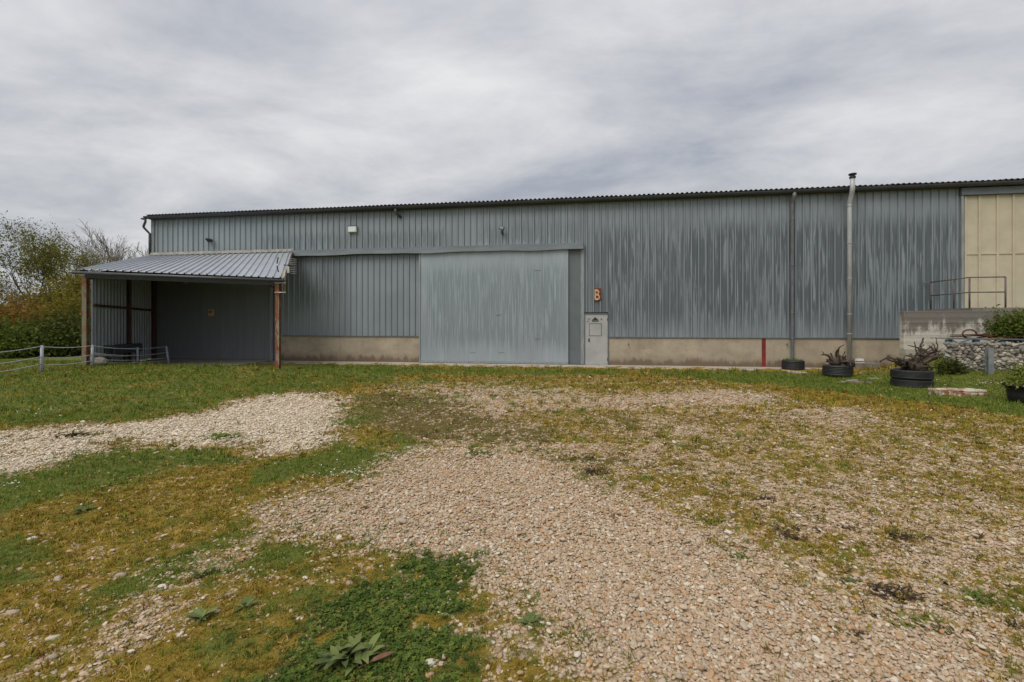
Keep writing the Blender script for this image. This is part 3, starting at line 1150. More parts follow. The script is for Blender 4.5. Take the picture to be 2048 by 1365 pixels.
def sheet(u0, u1, z0, z1, name, m, parent=WH, pitch=PITCH, rw=.044, rt=.02, dep=.042, y=0.0, th=.004):
    pr = rib_profile(u0, u1, pitch, rw, rt, dep)
    mb = MB()
    n = len(pr)
    vs_ = []
    for zz in (z0, z1):
        vs_ += [(u, y - d, zz) for u, d in pr]
        vs_ += [(u, y - d + th, zz) for u, d in pr]
    fs = []
    for i in range(n - 1):
        fs.append((i, i + 1, 2 * n + i + 1, 2 * n + i))
        fs.append((i, n + i, n + i + 1, i + 1))
    mb.add(vs_, fs)
    return mb.build(name, m, parent)


def sheets(u0, u1, z0, z1, name='cladding_sheet', **kw):
    n = max(1, round((u1 - u0) / (4 * PITCH)))
    for i in range(n):
        a, b = u0 + (u1 - u0) * i / n, u0 + (u1 - u0) * (i + 1) / n
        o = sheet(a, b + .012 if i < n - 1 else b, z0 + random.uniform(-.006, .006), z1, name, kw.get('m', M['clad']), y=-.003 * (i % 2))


uH0, uH1 = p2u(587), p2u(1167)
uD0, uD1 = p2u(842), p2u(1137)
uC0, uC1 = p2u(1170.5), p2u(1215)      # personnel door
uB = p2u(1926)
Z_TOP = 6.56
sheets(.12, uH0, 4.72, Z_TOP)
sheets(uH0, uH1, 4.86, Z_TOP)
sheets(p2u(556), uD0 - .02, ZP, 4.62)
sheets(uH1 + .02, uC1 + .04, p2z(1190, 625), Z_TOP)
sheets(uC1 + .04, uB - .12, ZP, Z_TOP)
wpart(MB().box(-.03, .12, -.05, .3, 0, 6.5), 'corner_trim', M['trim'])
# drip flashing over the plinth
for a, b in ((p2u(556), uD0 - .02), (uC1 + .04, uB - .12)):
    wpart(MB().box(a, b, -.062, .02, ZP - .03, ZP - .002), 'drip_flashing', M['jamb'])
    wpart(MB().box(a, b, -.02, .055, 0, ZP - .031), 'plinth', M['plinth'])
# grey jamb strip by the small door and plinth return
wpart(MB().box(uC1 + .005, uC1 + .05, -.05, -.022, 0, p2z(1215, 627)), 'door_frame', M['jamb'])
# red painted stripe on the plinth
wpart(MB().box(p2u(1523), p2u(1531), -.026, -.0205, .02, ZP - .04), 'red_stripe', M['red'])
# small outlet hooks on the plinth
for px, py in ((1257, 688), (1573, 688)):
    u, z = p2u(px), p2z(px, py)
    wpart(MB().tube([(u, -.02, z), (u, -.07, z), (u, -.07, z - .07)], .014, 6), 'wall_hook', M['dkgrey'])

# fascia, gutter, roof
wpart(MB().box(-.05, UE, -.16, .05, 6.5, 6.62), 'fascia', M['gutter'])
gp = MB()
gn = 10
vs_, fs = [], []
for u in (-.12, UE):
    for k in range(gn + 1):
        a = math.pi * k / gn
        vs_.append((u, -.26 - .10 * math.cos(a), 6.60 - .115 * math.sin(a)))
    for k in range(gn + 1):
        a = math.pi * k / gn
        vs_.append((u, -.26 - .092 * math.cos(a), 6.60 - .107 * math.sin(a)))
m_ = gn + 1
for k in range(gn):
    fs.append((k, k + 1, 2 * m_ + k + 1, 2 * m_ + k))
    fs.append((m_ + k + 1, m_ + k, 3 * m_ + k, 3 * m_ + k + 1))
fs.append(tuple(range(m_)) + tuple(range(2 * m_ - 1, m_ - 1, -1)))
gp.add(vs_, fs, True)
gutter = wpart(gp, 'gutter', M['gutter'])
for i in range(38):
    u = .4 + i * 1.17
    b = MB()
    b.tube([(u, -.155, 6.60)] + [(u, -.26 - .106 * math.cos(a), 6.60 - .121 * math.sin(a)) for a in (math.pi * .85, math.pi * .65, math.pi * .5, math.pi * .35, math.pi * .15, 0)], .007, 5)
    b.build('gutter_bracket', M['gutter'], gutter)
# roof: corrugated sheets, two rows up to the ridge
cw = .177
nw = 5
rm = MB()
cols_ = []
for i in range(nw * 8 + 1):
    u = i * cw / 8
    cols_.append((u, .028 * math.cos(2 * math.pi * u / cw)))
n = len(cols_)
vs_ = []
for (yy, zz) in ((-.27, ZR - .03), (11, ZR - .03 + 11.27 * RS)):
    vs_ += [(u, yy, zz + h) for u, h in cols_]
    vs_ += [(u, yy, zz + h - .012) for u, h in cols_]
fs = []
for i in range(n - 1):
    fs.append((i, i + 1, 2 * n + i + 1, 2 * n + i))
    fs.append((n + i, 3 * n + i, 3 * n + i + 1, n + i + 1))
    fs.append((i, n + i, n + i + 1, i + 1))
rm.add(vs_, fs, True)
rmesh = rm.mesh('roof_sheet', M['roof'])
for i in range(int(UE / (nw * cw)) + 1):
    o = bpy.data.objects.new('roof_sheet', rmesh)
    col.objects.link(o)
    o.parent = WH
    o.location = (-.08 + i * nw * cw, 0, random.uniform(-.006, .006) + .002 * (i % 2))
wpart(MB().add([(-.1, 11, ZR - .03 + 11.27 * RS), (UE, 11, ZR - .03 + 11.27 * RS), (UE, 22.3, ZR - .1), (-.1, 22.3, ZR - .1)], [(0, 1, 2, 3)]), 'rear_roof', M['roof'])
for uu in (0.05, UE - .15):
    wpart(MB().add([(uu, .25, 6.45), (uu, 22, 6.45), (uu, 11, ZR + 1.1), (uu + .1, .25, 6.45), (uu + .1, 22, 6.45), (uu + .1, 11, ZR + 1.1)], [(0, 1, 2), (5, 4, 3)]), 'gable', M['trim'])

# gutter end: spout and swan neck at the left corner
wpart(MB().tube([(-.10, -.26, 6.52), (-.10, -.26, 6.36), (-.27, -.2, 6.16), (-.27, -.16, 6.10), (-.06, -.08, 5.84), (-.06, -.08, 5.5), (-.06, -.08, 4.9)], .05, 10), 'downpipe', M['gutter'])
wpart(MB().box(-.28, -.12, -.33, -.19, 6.47, 6.53), 'gutter_end', M['gutter'])
# spout stub in the middle of the front
up = p2u(796)
wpart(MB().tube([(up, -.26, 6.5), (up, -.26, 6.36), (up + .12, -.12, 6.22), (up + .12, -.05, 6.2)], .06, 10), 'gutter_spout', M['gutter'])
# downpipe right of the red stripe
ud = p2u(1585, .12)
dp = wpart(MB().tube([(ud, -.26, 6.52), (ud, -.26, 6.38), (ud, -.13, 6.2), (ud, -.11, 6.1), (ud, -.11, .45), (ud + .01, -.11, .05)], [.075, .075, .06, .06, .06, .06], 12), 'downpipe', M['pipe'])
for z in (5.55, 3.85, 2.05, 1.1):
    MB().lathe([(.061, -.02), (.071, -.02), (.071, .02), (.061, .02)], 14, (ud, -.11, z)).box(ud - .012, ud + .012, -.045, 0, z - .012, z + .012).build('pipe_clip', M['pipe'], dp)
# tall flue with offset and cap
uf = p2u(1699, .2)
ztop = p2z(1705, 357, .45)
ut = p2u(1705, .46)
fl = wpart(MB().tube([(uf, -.20, .12), (uf, -.20, 6.0), (uf, -.20, 6.08), (ut, -.44, 6.42), (ut, -.46, 6.5), (ut, -.46, ztop)], .078, 14), 'flue_pipe', M['flue'])
for z in (5.95, 4.6, 3.3, 2.0, 1.28):
    MB().lathe([(.084, -.014), (.093, -.012), (.093, .012), (.084, .014)], 14, (uf, -.20, z)).build('flue_joint', M['flue'], fl)
MB().lathe([(.0, .0), (.10, 0), (.10, .06), (.075, .07), (.075, .11), (.125, .12), (.125, .16), (0, .20)], 16, (ut, -.46, ztop)).build('flue_cap', M['black'], fl)

# sliding door track cover (header)
for a, b, s in ((587, 846, .0), (846, 1003, .006), (1003, 1167, .0)):
    u0, u1 = p2u(a), p2u(b)
    mb = MB()
    pr = [(-.02, 4.895), (-.225, 4.875), (-.235, 4.75), (-.255, 4.62), (-.235, 4.62), (-.02, 4.64)]
    vs_ = []
    nn = 9
    for j in range(nn):
        u = u0 + (u1 - u0) * j / (nn - 1)
        sag = .018 * math.sin(u * 1.3) - .01 * math.sin(u * 2.9)
        vs_ += [(u, y - s, z - s + (sag if i in (2, 3, 4) else 0)) for i, (y, z) in enumerate(pr)]
    fs = []
    for j in range(nn - 1):
        for i in range(5):
            fs.append((j * 6 + i, j * 6 + i + 1, (j + 1) * 6 + i + 1, (j + 1) * 6 + i))
    fs.append(tuple(range(5, -1, -1)))
    fs.append(tuple((nn - 1) * 6 + i for i in range(6)))
    mb.add(vs_, fs)
    wpart(mb, 'door_track_cover', M['header'])
uu = p2u(785)
wpart(MB().bar((uu, -.235, 4.68), (uu + .05, -.225, 4.86), .02, .012, (0, 1, 0)), 'track_clip', M['galv'])

# large sliding door
ZD = 4.66
sd_ = wpart(MB().box(uD0 - .03, uD0 + .03, -.17, -.09, .03, ZD).box(uD0 + .03, uD1, -.125, -.085, .03, ZD).box(uD0 + .03, uD1, -.16, -.126, .03, .10), 'sliding_door', M['trim'])
npan = 6
for i in range(npan):
    a = uD0 + .032 + (uD1 - uD0 - .034) * i / npan
    b = uD0 + .032 + (uD1 - uD0 - .034) * (i + 1) / npan
    sheet(a, b - .004, .105, ZD - .01 * (i % 2), 'door_panel', M['door_sheet'], sd_, .095, .016, .009, .007, -.132 - .0015 * (i % 2))
# dents and pull marks on the door
for px, py in ((1075, 541), (1075, 678), (945, 705), (1002, 705), (997, 630)):
    u, z = p2u(px, .14), p2z(px, py, .14)
    MB().bar((u - .12, -.146, z), (u + .12, -.146, z + .012), .012, .012).build('dent_crease', M['door_sheet'], sd_)
wpart(MB().box(uD1 + .01, p2u(1161.5), -.06, -.0375, .03, 4.64), 'door_jamb', M['jamb'])
wpart(MB().box(p2u(1161.5), p2u(1168), -.085, -.0375, .03, 4.64), 'door_edge_trim', M['trim'])
wpart(MB().box(uD0, p2u(1168), -.15, -.0375, .005, .028), 'door_sill', M['dkgrey'])

# personnel door
zt = p2z(1193, 629)
M['door_paint'] = plain('door_grey_paint', (0.375, 0.375, 0.36), .5, .05, .1, 2.2, .12)
pd = wpart(MB().box(uC0, uC1, -.075, -.0375, .02, zt), 'personnel_door', M['door_paint'])
MB().box(uC0 - .04, uC1 + .02, -.10, -.036, zt + .004, zt + .035).build('door_hood', M['jamb'], pd)
MB().box(uC0 - .045, uC0 - .006, -.09, -.0375, .02, zt).build('door_frame', M['jamb'], pd)
ha, hb = p2u(1178), p2u(1203)
z0, z1 = p2z(1190, 672.5), p2z(1190, 647.5)
MB().box(ha, hb, -.079, -.0755, z0, z1).build('hatch_gap', M['black'], pd)
MB().box(ha + .018, hb - .018, -.087, -.0795, z0 + .018, z1 - .018).build('hatch', M['door_paint'], pd)
uh, zh = p2u(1178), p2z(1178, 680)
MB().box(uh - .025, uh + .025, -.082, -.0755, zh - .075, zh + .06).tube([(uh, -.082, zh), (uh, -.125, zh), (uh + .02, -.125, zh - .05)], .012, 6).build('handle', M['black'], pd)
for px, py, r in ((1178, 639, .036), (1202.5, 638.5, .026), (1175.3, 643.5, .02)):
    u, z = p2u(px), p2z(px, py)
    k = MB()
    if r > .03:
        pts = [(u + r * math.cos(a * math.pi / 8), -.08, z + r * math.sin(a * math.pi / 8)) for a in range(17)]
        k.tube(pts, .006, 5)
    else:
        k.tube([(u, -.075, z), (u, -.095, z)], r, 10)
    k.build('knob', M['dkgrey'], pd)
for z in (zt - .2, .25):
    MB().tube([(uC1 - .002, -.085, z - .06), (uC1 - .002, -.085, z + .06)], .013, 6).build('hinge', M['dkgrey'], pd)
# maker's plate: dark gabled emblem over a lettered plate
ue, ze = p2u(1190.5), p2z(1190.5, 641)
em = MB()
em.box(ue - .125, ue + .125, -.08, -.0755, ze - .055, ze + .03)
for (x0, x1, za, zb) in ((-.085, .085, .031, .055), (-.06, .05, .055, .085), (-.035, .03, .085, .11)):
    em.box(ue + x0, ue + x1, -.080, -.0755, ze + za, ze + zb)
eo = em.build('emblem', M['black'], pd)
lt = MB()
for k in range(7):
    x = ue - .10 + k * .03
    lt.box(x, x + .02, -.0825, -.0802, ze - .028, ze + .004)
lt.build('emblem_lettering', M['galv'], pd)

# dark sliding door under the canopy
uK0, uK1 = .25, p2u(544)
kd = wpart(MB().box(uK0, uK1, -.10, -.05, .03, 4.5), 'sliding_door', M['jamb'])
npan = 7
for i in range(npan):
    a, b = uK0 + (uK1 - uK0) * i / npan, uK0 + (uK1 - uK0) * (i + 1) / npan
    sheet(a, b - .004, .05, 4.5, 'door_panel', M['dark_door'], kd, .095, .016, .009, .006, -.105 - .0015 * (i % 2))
wpart(MB().box(uK1, uK1 + .09, -.16, -.05, .03, 4.5), 'door_edge_trim', M['trim'])
wpart(MB().box(uK1 + .09, p2u(556), -.03, .055, .0, 4.6), 'door_jamb', M['jamb'])
wpart(MB().box(.12, uK1 + .1, -.2, -.02, 4.5, 4.7), 'door_track_cover', M['jamb'])

# cream doors above the loading dock
ZK = 2.16
cd = wpart(MB().box(uB + .04, UE - .02, -.01, .05, ZK, 6.22), 'cream_door', M['cream'])
vb = [p2u(x) for x in (1929, 1957, 1993, 2025)]
while vb[-1] < UE - 1.4:
    vb.append(vb[-1] + .62)
zmid = p2z(1960, 508)
for i, u in enumerate(vb):
    MB().box(u - .035, u + .035, -.055, -.0105, ZK + .02, 6.20).build('batten', M['cream'], cd)
    if i < len(vb) - 1:
        MB().box(u + .036, vb[i + 1] - .036, -.045, -.0105, zmid - .03, zmid + .03).build('cross_rail', M['cream'], cd)
        for za, zb in ((ZK + .03, zmid - .031), (zmid + .031, 6.19)):
            MB().box(u + .04, vb[i + 1] - .04, -.022, -.0105, za, zb).build('door_panel', M['cream'], cd)
wpart(MB().box(uB - .12, uB - .04, -.10, .05, ZK, 6.22), 'door_jamb', M['trim'])
wpart(MB().box(uB - .04, uB + .04, -.03, .05, ZK, 6.22), 'jamb_reveal', M['black'])
wpart(MB().box(uB - .14, UE, -.14, .05, 6.222, 6.47), 'door_lintel', M['header'])
wpart(MB().box(uB - .12, UE - .02, -.02, .05, 0, ZK - .002), 'plinth', M['plinth'])

# apron
ap = MB()
ap.add([wl_(p2u(553), 1.35, .004), wl_(p2u(1790), 1.35, .004), wl_(p2u(1790), -.02, .012), wl_(p2u(553), -.02, .012)] +
       [wl_(p2u(553), 1.35, -.1), wl_(p2u(1790), 1.35, -.1)], [(0, 1, 2, 3), (4, 5, 1, 0)])
a_o = struct(ap.build('concrete_apron', M['apron']))
ap = MB()
ap.add([wl_(-.2, 6.2, .0), wl_(p2u(553) - .02, 4.1, .0), wl_(p2u(553) - .02, -.02, .03), wl_(-.2, -.02, .03)], [(0, 1, 2, 3)])
struct(ap.build('canopy_floor', M['apron']))

# ------------------------------------------------------------------ things fixed to the front
def wthing(name, label, cat, u, z, w=0.0, group=None):
    o = empty(name, wl_(u, w, z), -ALPHA)
    tag(o, label, cat, group)
    return o


# letter B
fc = bpy.data.curves.new('letter_curve', 'FONT')
fc.body = 'B'
fc.size = .58
fc.extrude = .018
fc.offset = .012
fo = bpy.data.objects.new('letter_tmp', fc)
col.objects.link(fo)
bpy.context.view_layer.update()
dg = bpy.context.evaluated_depsgraph_get()
lm = bpy.data.meshes.new_from_object(fo.evaluated_get(dg))
bpy.data.objects.remove(fo)
lm.name = 'letter'
lm.materials.clear()
lm.materials.append(M['letter'])
ub, zb = p2u(1189), p2z(1190, 601)
bs = wthing('letter_sign', 'rusty orange metal letter B on the wall above the grey door', 'sign', ub, zb, .05)
lo_ = bpy.data.objects.new('letter', lm)
col.objects.link(lo_)
lo_.parent = bs
xs = [v.co.x for v in lm.vertices]
ys = [v.co.y for v in lm.vertices]
lo_.location = (-min(xs) * .72, -.03, -min(ys))
lo_.rotation_euler = (R(90), 0, 0)
lo_.scale = (.72, 1.02, 1)
MB().box(-.02, .27, -.012, .008, -.015, .475).build('backing_plate', M['rust_plate'], bs)

# white wall lamp
t = wthing('wall_lamp', 'white rectangular wall lamp high on the left half of the front', 'lamp', p2u(707), p2z(707, 460), .04)
MB().box(-.19, .19, -.09, 0, -.13, .13).build('housing', M['white'], t, .015)
MB().box(-.175, .175, -.104, -.0905, -.115, .115).build('diffuser', M['white'], t, .008)
MB().box(-.2, .2, -.11, .0, .131, .15).build('lamp_hood', M['dkgrey'], t)
# floodlights
t = wthing('floodlight', 'small black floodlight on the wall above the lean-to canopy roof', 'floodlight', p2u(423), p2z(423, 481), .04)
MB().bar((-.12, -.02, .05), (-.02, -.2, .0), .12, .09).build('sensor', M['dkgrey'], t, .01)
MB().bar((.0, -.06, -.02), (.14, -.24, -.06), .2, .13).build('lamp_head', M['black'], t, .015)
MB().tube([(0, 0, 0), (0, -.1, 0)], .02, 6).build('bracket', M['dkgrey'], t)
t = wthing('floodlight', 'grey floodlight on the wall above the big sliding door', 'floodlight', p2u(1005), p2z(1005, 461), .04)
MB().box(-.10, .10, -.30, -.16, -.03, .10, Matrix.Rotation(.35, 4, 'Y')).build('lamp_head', M['dkgrey'], t, .01)
MB().box(-.085, .085, -.31, -.301, -.015, .085, Matrix.Rotation(.35, 4, 'Y')).build('lens', M['galv'], t)
MB().tube([(0, 0, -.05), (0, -.12, -.05), (0, -.2, .02)], .018, 6).build('bracket', M['dkgrey'], t)
MB().box(-.05, .05, -.05, 0, -.16, -.04).build('sensor', M['dkgrey'], t)
# brown board on the dark door
t = wthing('notice_board', 'small square brown board fixed on the dark door under the canopy', 'board', p2u(423, .1), p2z(423, 626, .1), .115)
MB().box(-.14, .14, -.02, 0, -.15, .15).build('panel', M['sign_brown'], t)
MB().box(-.10, .06, -.023, -.0205, -.02, .10).build('print', plain('sign_print', (.2, .12, .07), .7), t)

# ------------------------------------------------------------------ lean-to canopy
TL, TR = Vector((-17.0, 21.25, 4.80)), Vector((-9.74, 20.12, 4.80))
ER, EL = Vector((-8.17, 16.3, 3.29)), Vector((-14.72, 15.5, 3.50))
CN = empty('lean_to_canopy', (-11.5, 18, 0))
CN.location = (0, 0, 0)
tag(CN, 'open lean-to canopy with pale ribbed metal roof at the left end', 'canopy')


def cs_(a, b):
    """a along eave 0..1, b from eave 0 to wall 1"""
    e_ = EL.lerp(ER, a)
    t_ = TL.lerp(TR, a)
    return e_.lerp(t_, b)


nrm = (TR - EL).cross(TL - ER).normalized()
if nrm.z < 0:
    nrm = -nrm
M['canopy'] = plain('canopy_zinc', (0.40, 0.425, 0.46), .42, .35, .08, 1.2, .05)
NR = 27
for s in range(9):
    mb = MB()
    pr = []
    for k in range(3):
        c = (s * 3 + k + .5) / NR
        for du, h in ((-.5, 0), (-.13, 0), (-.06, .045), (.06, .045), (.13, 0)):
            pr.append((c + du / NR, h))
    pr.append(((s + 1) * 3 / NR, 0))
    n = len(pr)
    vs_ = []
    for b in (0, .5, 1):
        for a, h in pr:
            vs_.append(cs_(a, b) + nrm * (h + .002 * (s % 2)))
    fs = [(j * n + i, j * n + i + 1, (j + 1) * n + i + 1, (j + 1) * n + i) for j in range(2) for i in range(n - 1)]
    mb.add(vs_, fs)
    o = mb.build('roof_sheet', M['canopy'], CN)
    so = o.modifiers.new('thick', 'SOLIDIFY')
    so.thickness = .006
# wall flashing, verge, gutter
MB().bar(TL + Vector((0, -.03, .10)), TR + Vector((.1, -.03, .10)), .03, .12).build('flashing', plain('flashing_pale', (.36, .34, .3), .6), CN)
MB().bar(TR + nrm * .0 + Vector((.06, 0, -.05)), ER + Vector((.06, 0, -.05)), .03, .2, nrm).build('verge_trim', M['rust_dark'], CN)
MB().bar(TL + Vector((-.03, 0, -.03)), EL + Vector((-.03, 0, -.03)), .03, .12, nrm).build('verge_trim', M['galv'], CN)
ed = (ER - EL).normalized()
MB().tube([EL - ed * .12 + Vector((-.02, -.09, -.12)), ER + ed * .05 + Vector((0, -.09, -.1))], .052, 10).build('gutter', M['gutter'], CN)
MB().bar(EL + Vector((.1, .1, -.2)), ER + Vector((-.1, .1, -.2)), .08, .16).build('eave_beam', M['black'], CN)
for b in (.35, .68, .97):
    MB().bar(cs_(.01, b) + Vector((0, 0, -.12)), cs_(.99, b) + Vector((0, 0, -.12)), .07, .14).build('purlin', M['rust_dark'], CN)
for a in (.03, .5, .965):
    MB().bar(cs_(a, .02) + Vector((0, 0, -.28)), cs_(a, .98) + Vector((0, 0, -.28)), .08, .16).build('rafter', M['rust_dark'], CN)
PRt = at(557, 727.5)
PLf = at(168, 733)
PRt = Vector((-8.42, 16.38, gz(-8.42, 16.38)))
PLf = Vector((-14.72, 15.72, gz(-14.72, 15.72)))


def ipost(base, top, m, name='post', s=.16):
    mb = MB()
    x, y, z = base
    mb.box(x - s / 2, x + s / 2, y - .07, y - .056, z - .05, top)
    mb.box(x - s / 2, x + s / 2, y + .056, y + .07, z - .05, top)
    mb.box(x - .006, x + .006, y - .056, y + .056, z - .05, top)
    return mb.build(name, m, CN)


ipost(PRt, 3.12, M['rust_post'], s=.14)
ipost(PLf, 3.22, M['rust_pale'], s=.155)
MB().bar((PRt.x - .05, PRt.y + .1, 2.85), (PRt.x - .75, PRt.y + .15, 3.25), .07, .05).build('brace', M['red_dk'], CN)
# side wall: ribbed sheets with girts
S0, S1 = Vector((-14.66, 15.85, 0)), Vector((-16.72, 21.15, 0))
sdir = (S1 - S0).normalized()
sn = Vector((sdir.y, -sdir.x, 0))
slen = (S1 - S0).length
M['side_sheet'] = plain('side_sheet_zinc', (0.30, 0.33, 0.345), .5, .3, .15, 2, .05, (3, 3, .6))
nsh = 5
for i in range(nsh):
    mb = MB()
    a0, a1 = slen * i / nsh, slen * (i + 1) / nsh
    pr = rib_profile(a0, a1, .27, .085, .055, .085)
    n = len(pr)
    vs_ = []
    for lv in (0, 1):
        for a, d in pr:
            p = S0 + sdir * a + sn * (d - .03)
            b = a / slen
            top = (EL.lerp(TL, b)).z - .22
            bot = gz(p.x, p.y) * (1 - b) + .05
            vs_.append((p.x, p.y, top if lv else bot))
    mb.add(vs_, [(k, k + 1, n + k + 1, n + k) for k in range(n - 1)])
    o = mb.build('side_sheet', M['side_sheet'], CN)
    so = o.modifiers.new('thick', 'SOLIDIFY')
    so.thickness = .004
for z in (2.3,):
    MB().bar(S0 + sn * .07 + Vector((0, 0, z)), S1 + sn * .07 + Vector((0, 0, z - .03)), .06, .09).build('girt', M['rust_dark'], CN)
pm = S0.lerp(S1, .50) + sn * .10
MB().box(pm.x - .05, pm.x + .05, pm.y - .05, pm.y + .05, 0, 3.95).build('post', M['rust_dark'], CN)
pm = S1 + sn * .12 - sdir * .25
MB().box(pm.x - .09, pm.x + .09, pm.y - .07, pm.y + .07, 0, 4.4).build('post', M['rust_dark'], CN)
MB().blob((PLf.x + .35, PLf.y + .15, PLf.z + .14), .3, .16, .17, .1, 3, 2, None, True).build('footing', M['block'], CN)

# TV antenna clamped to the right canopy post
AN = empty('tv_antenna', (PRt.x + .3, PRt.y - .1, 2.75))
tag(AN, 'small comb-like TV antenna on a short mast beside the rusty canopy post', 'antenna')
brass = plain('mast_brass', (.36, .30, .16), .5, .4)
alu = plain('antenna_alu', (.6, .6, .6), .4, .4, .1)
MB().tube([(0, 0, -.02), (0, 0, .98)], .016, 6).build('mast', brass, AN)
MB().tube([(-.09, .0, .02), (-.09, 0, .80)], .014, 6).build('mast', brass, AN)
for z in (.02, .36):
    MB().tube([(-.36, -.02, z), (.03, -.02, z)], .018, 6).build('clamp', alu, AN)
bo = MB()
bo.tube([(-.02, -.05, 1.0), (.26, .25, 1.0)], .02, 6)
bo.build('boom', M['black'], AN)
for k in range(9):
    z = .72 + k * .066
    MB().tube([(-.16 + .28 * (k < 7), -.1 + .2 * (k < 7), z), (.30, .25, z)], .007, 4).build('element', alu, AN)
MB().bar((-.24, -.1, 1.04), (-.19, -.1, 1.27), .03, .03, (0, 1, 0)).build('reflector', M['black'], AN)
MB().bar((-.24, -.1, .96), (-.18, -.1, .74), .03, .03, (0, 1, 0)).build('reflector', M['black'], AN)
MB().box(.08, .14, .0, .06, .72, .95).build('signal_box', alu, AN)

# dark bench under the canopy
def apx(px, Y, z):
    return Vector(((px - 1024) / F * Y, Y, z))


b0, b1 = apx(212, 16.6, .0), apx(270, 18.5, .0)
BN = empty('dark_bench', (b0 + b1) / 2)
tag(BN, 'low dark table standing against the corrugated side wall under the canopy', 'table')
rel = lambda p: p - BN.location
tp = MB().bar(rel(b0) + Vector((0, 0, .82)), rel(b1) + Vector((0, 0, .82)), .5, .07)
tp.bar(rel(b0) + Vector((.24, .05, .66)), rel(b1) + Vector((.24, .05, .66)), .03, .26)
tp.build('table_top', M['dkgrey'], BN)
for p in (b0, b0.lerp(b1, .55), b1):
    MB().box(-.05, .05, -.05, .05, .03, .78, Matrix.Translation(rel(p) + Vector((.1, 0, 0)))).build('leg', M['dkgrey'], BN)

# ------------------------------------------------------------------ rope fence
FN = empty('rope_fence', (0, 0, 0))
tag(FN, 'low fence of sagging white ropes on grey posts at the left edge', 'fence')


def fpost(px, py, h, lean=0.0, Y=None, r=.045):
    if Y is None:
        b = at(px, py)
    else:
        b = Vector(((px - 1024) / F * Y, Y, max(gz((px - 1024) / F * Y, Y), .0)))
    tpp = b + Vector((lean, 0, h))
    MB().tube([b - Vector((0, 0, .06)), b.lerp(tpp, .5), tpp], [r, r * .95, r * .85], 8).build('post', M['post_plastic'], FN)
    return b, tpp


f0 = fpost(-120, 775, .82)
f1 = fpost(84, 744, .80)
f2 = fpost(185, 0, .74, 0, 15.3)
f3 = fpost(275, 0, .74, 0, 17.6)
f4 = fpost(338, 0, .74, -.12, 18.6)


def rope(a, b, ha, hb, sag):
    p0, p1 = a[0].lerp(a[1], ha), b[0].lerp(b[1], hb)
    pts = []
    for i in range(13):
        t_ = i / 12
        q = p0.lerp(p1, t_)
        q.z -= sag * 4 * t_ * (1 - t_)
        q.y -= .04
        pts.append(q)
    MB().tube(pts, .013, 5).build('rope', M['rope'], FN)


for h in (.97, .58, .30, .04):
    rope(f0, f1, h, h, .07)
for h in (.97, .55, .28):
    rope(f1, f2, h, h, .05)
for h, s in ((.97, .1), (.65, .11), (.36, .07), (.2, .04)):
    rope(f2, f4, h, h, s)
for h in (.97, .6):
    rope(f2, f3, h, h, .06)

# ------------------------------------------------------------------ loading dock on the right
def wbox(name, m, parent, u0, u1, w0, w1, z0, z1, bevel=0):
    mb = MB()
    p = [wl_(u, w, z) for z in (z0, z1) for w in (w0, w1) for u in (u0, u1)]
    mb.add(p, [(0, 1, 3, 2), (4, 6, 7, 5), (0, 4, 5, 1), (2, 3, 7, 6), (0, 2, 6, 4), (1, 5, 7, 3)])
    return mb.build(name, m, parent, bevel)


uK = p2u(1852)
LD = empty('loading_dock', (0, 0, 0))
tag(LD, 'raised concrete loading dock in front of the cream doors', 'dock')
wbox('platform', M['block'], LD, uK, UE, .03, 1.95, 2.0, ZK)
wbox('base', M['wall_conc'], LD, uK + .1, UE, .03, 1.9, -.1, 1.999)
uW = p2u(1807, 2.15)
RW = tag(empty('retaining_wall', (0, 0, 0)), 'stained concrete retaining wall in front of the loading dock', 'wall')
lifts = [(-.15, .82), (.823, 1.25), (1.253, 1.66), (1.663, 2.06)]
for i, (z0, z1) in enumerate(lifts):
    wbox('concrete_lift', M['wall_conc'], RW, uW, UE, 1.96, 2.16 + (.10 if i == 0 else .006 * (i % 2)), z0, z1, .012)
RL = tag(empty('dock_railing', (0, 0, 0)), 'brown tube railing on the loading dock beside the cream doors', 'railing')
pA, pB, pC = wl_(uK + .08, .12, ZK), wl_(p2u(1939, 1.85), 1.85, ZK), wl_(p2u(2011, 1.85), 1.85, ZK)
pM = pA.lerp(pB, .62)
for p in (pA, pM, pB, pC):
    MB().tube([p, p + Vector((0, 0, .98))], .024, 8).build('post', M['rail'], RL)
for h in (.5, .98):
    MB().tube([pA + Vector((0, 0, h)), pB + Vector((0, 0, h)), pC + Vector((0, 0, h))], .02, 8).build('rail', M['rail'], RL)
k_ = pA + Vector((-.05, -.0, .98))
MB().tube([pA + Vector((0, 0, .98)), pA + Vector((-.25, .02, .94))], .016, 6).build('rail', M['rail'], RL)

# rubble wall with individual stones
g0 = apx(1889, 12.9, 0)
g1 = apx(2090, 12.15, 0)
gd = (g1 - g0).normalized()
gnv = Vector((gd.y, -gd.x, 0))
GL = (g1 - g0).length
ZG = 1.07
RBW = tag(empty('rubble_wall', (0, 0, 0)), 'low wall of pale rough rubble stones below the retaining wall', 'wall')
mb = MB()
vs_ = [g0 + gnv * .06 + gd * .03, g1 + gnv * .06, g1 - gnv * .8, g0 - gnv * .8 + gd * 1.0]
mb.add([Vector((p.x, p.y, z)) for z in (.0, ZG - .05) for p in vs_], [(0, 1, 5, 4), (4, 5, 6, 7), (1, 2, 6, 5), (3, 0, 4, 7), (2, 3, 7, 6)])
mb.build('wall_core', M['mortar'], RBW)
stm = [MB().blob((0, 0, 0), .5, .30, .36, .30, 500 + i, 2, None, True).mesh('stone', M['rubble']) for i in range(6)]
std = [MB().blob((0, 0, 0), .5, .30, .36, .30, 500 + i, 2, None, True).mesh('stone', M['rubble_dk']) for i in range(6)]
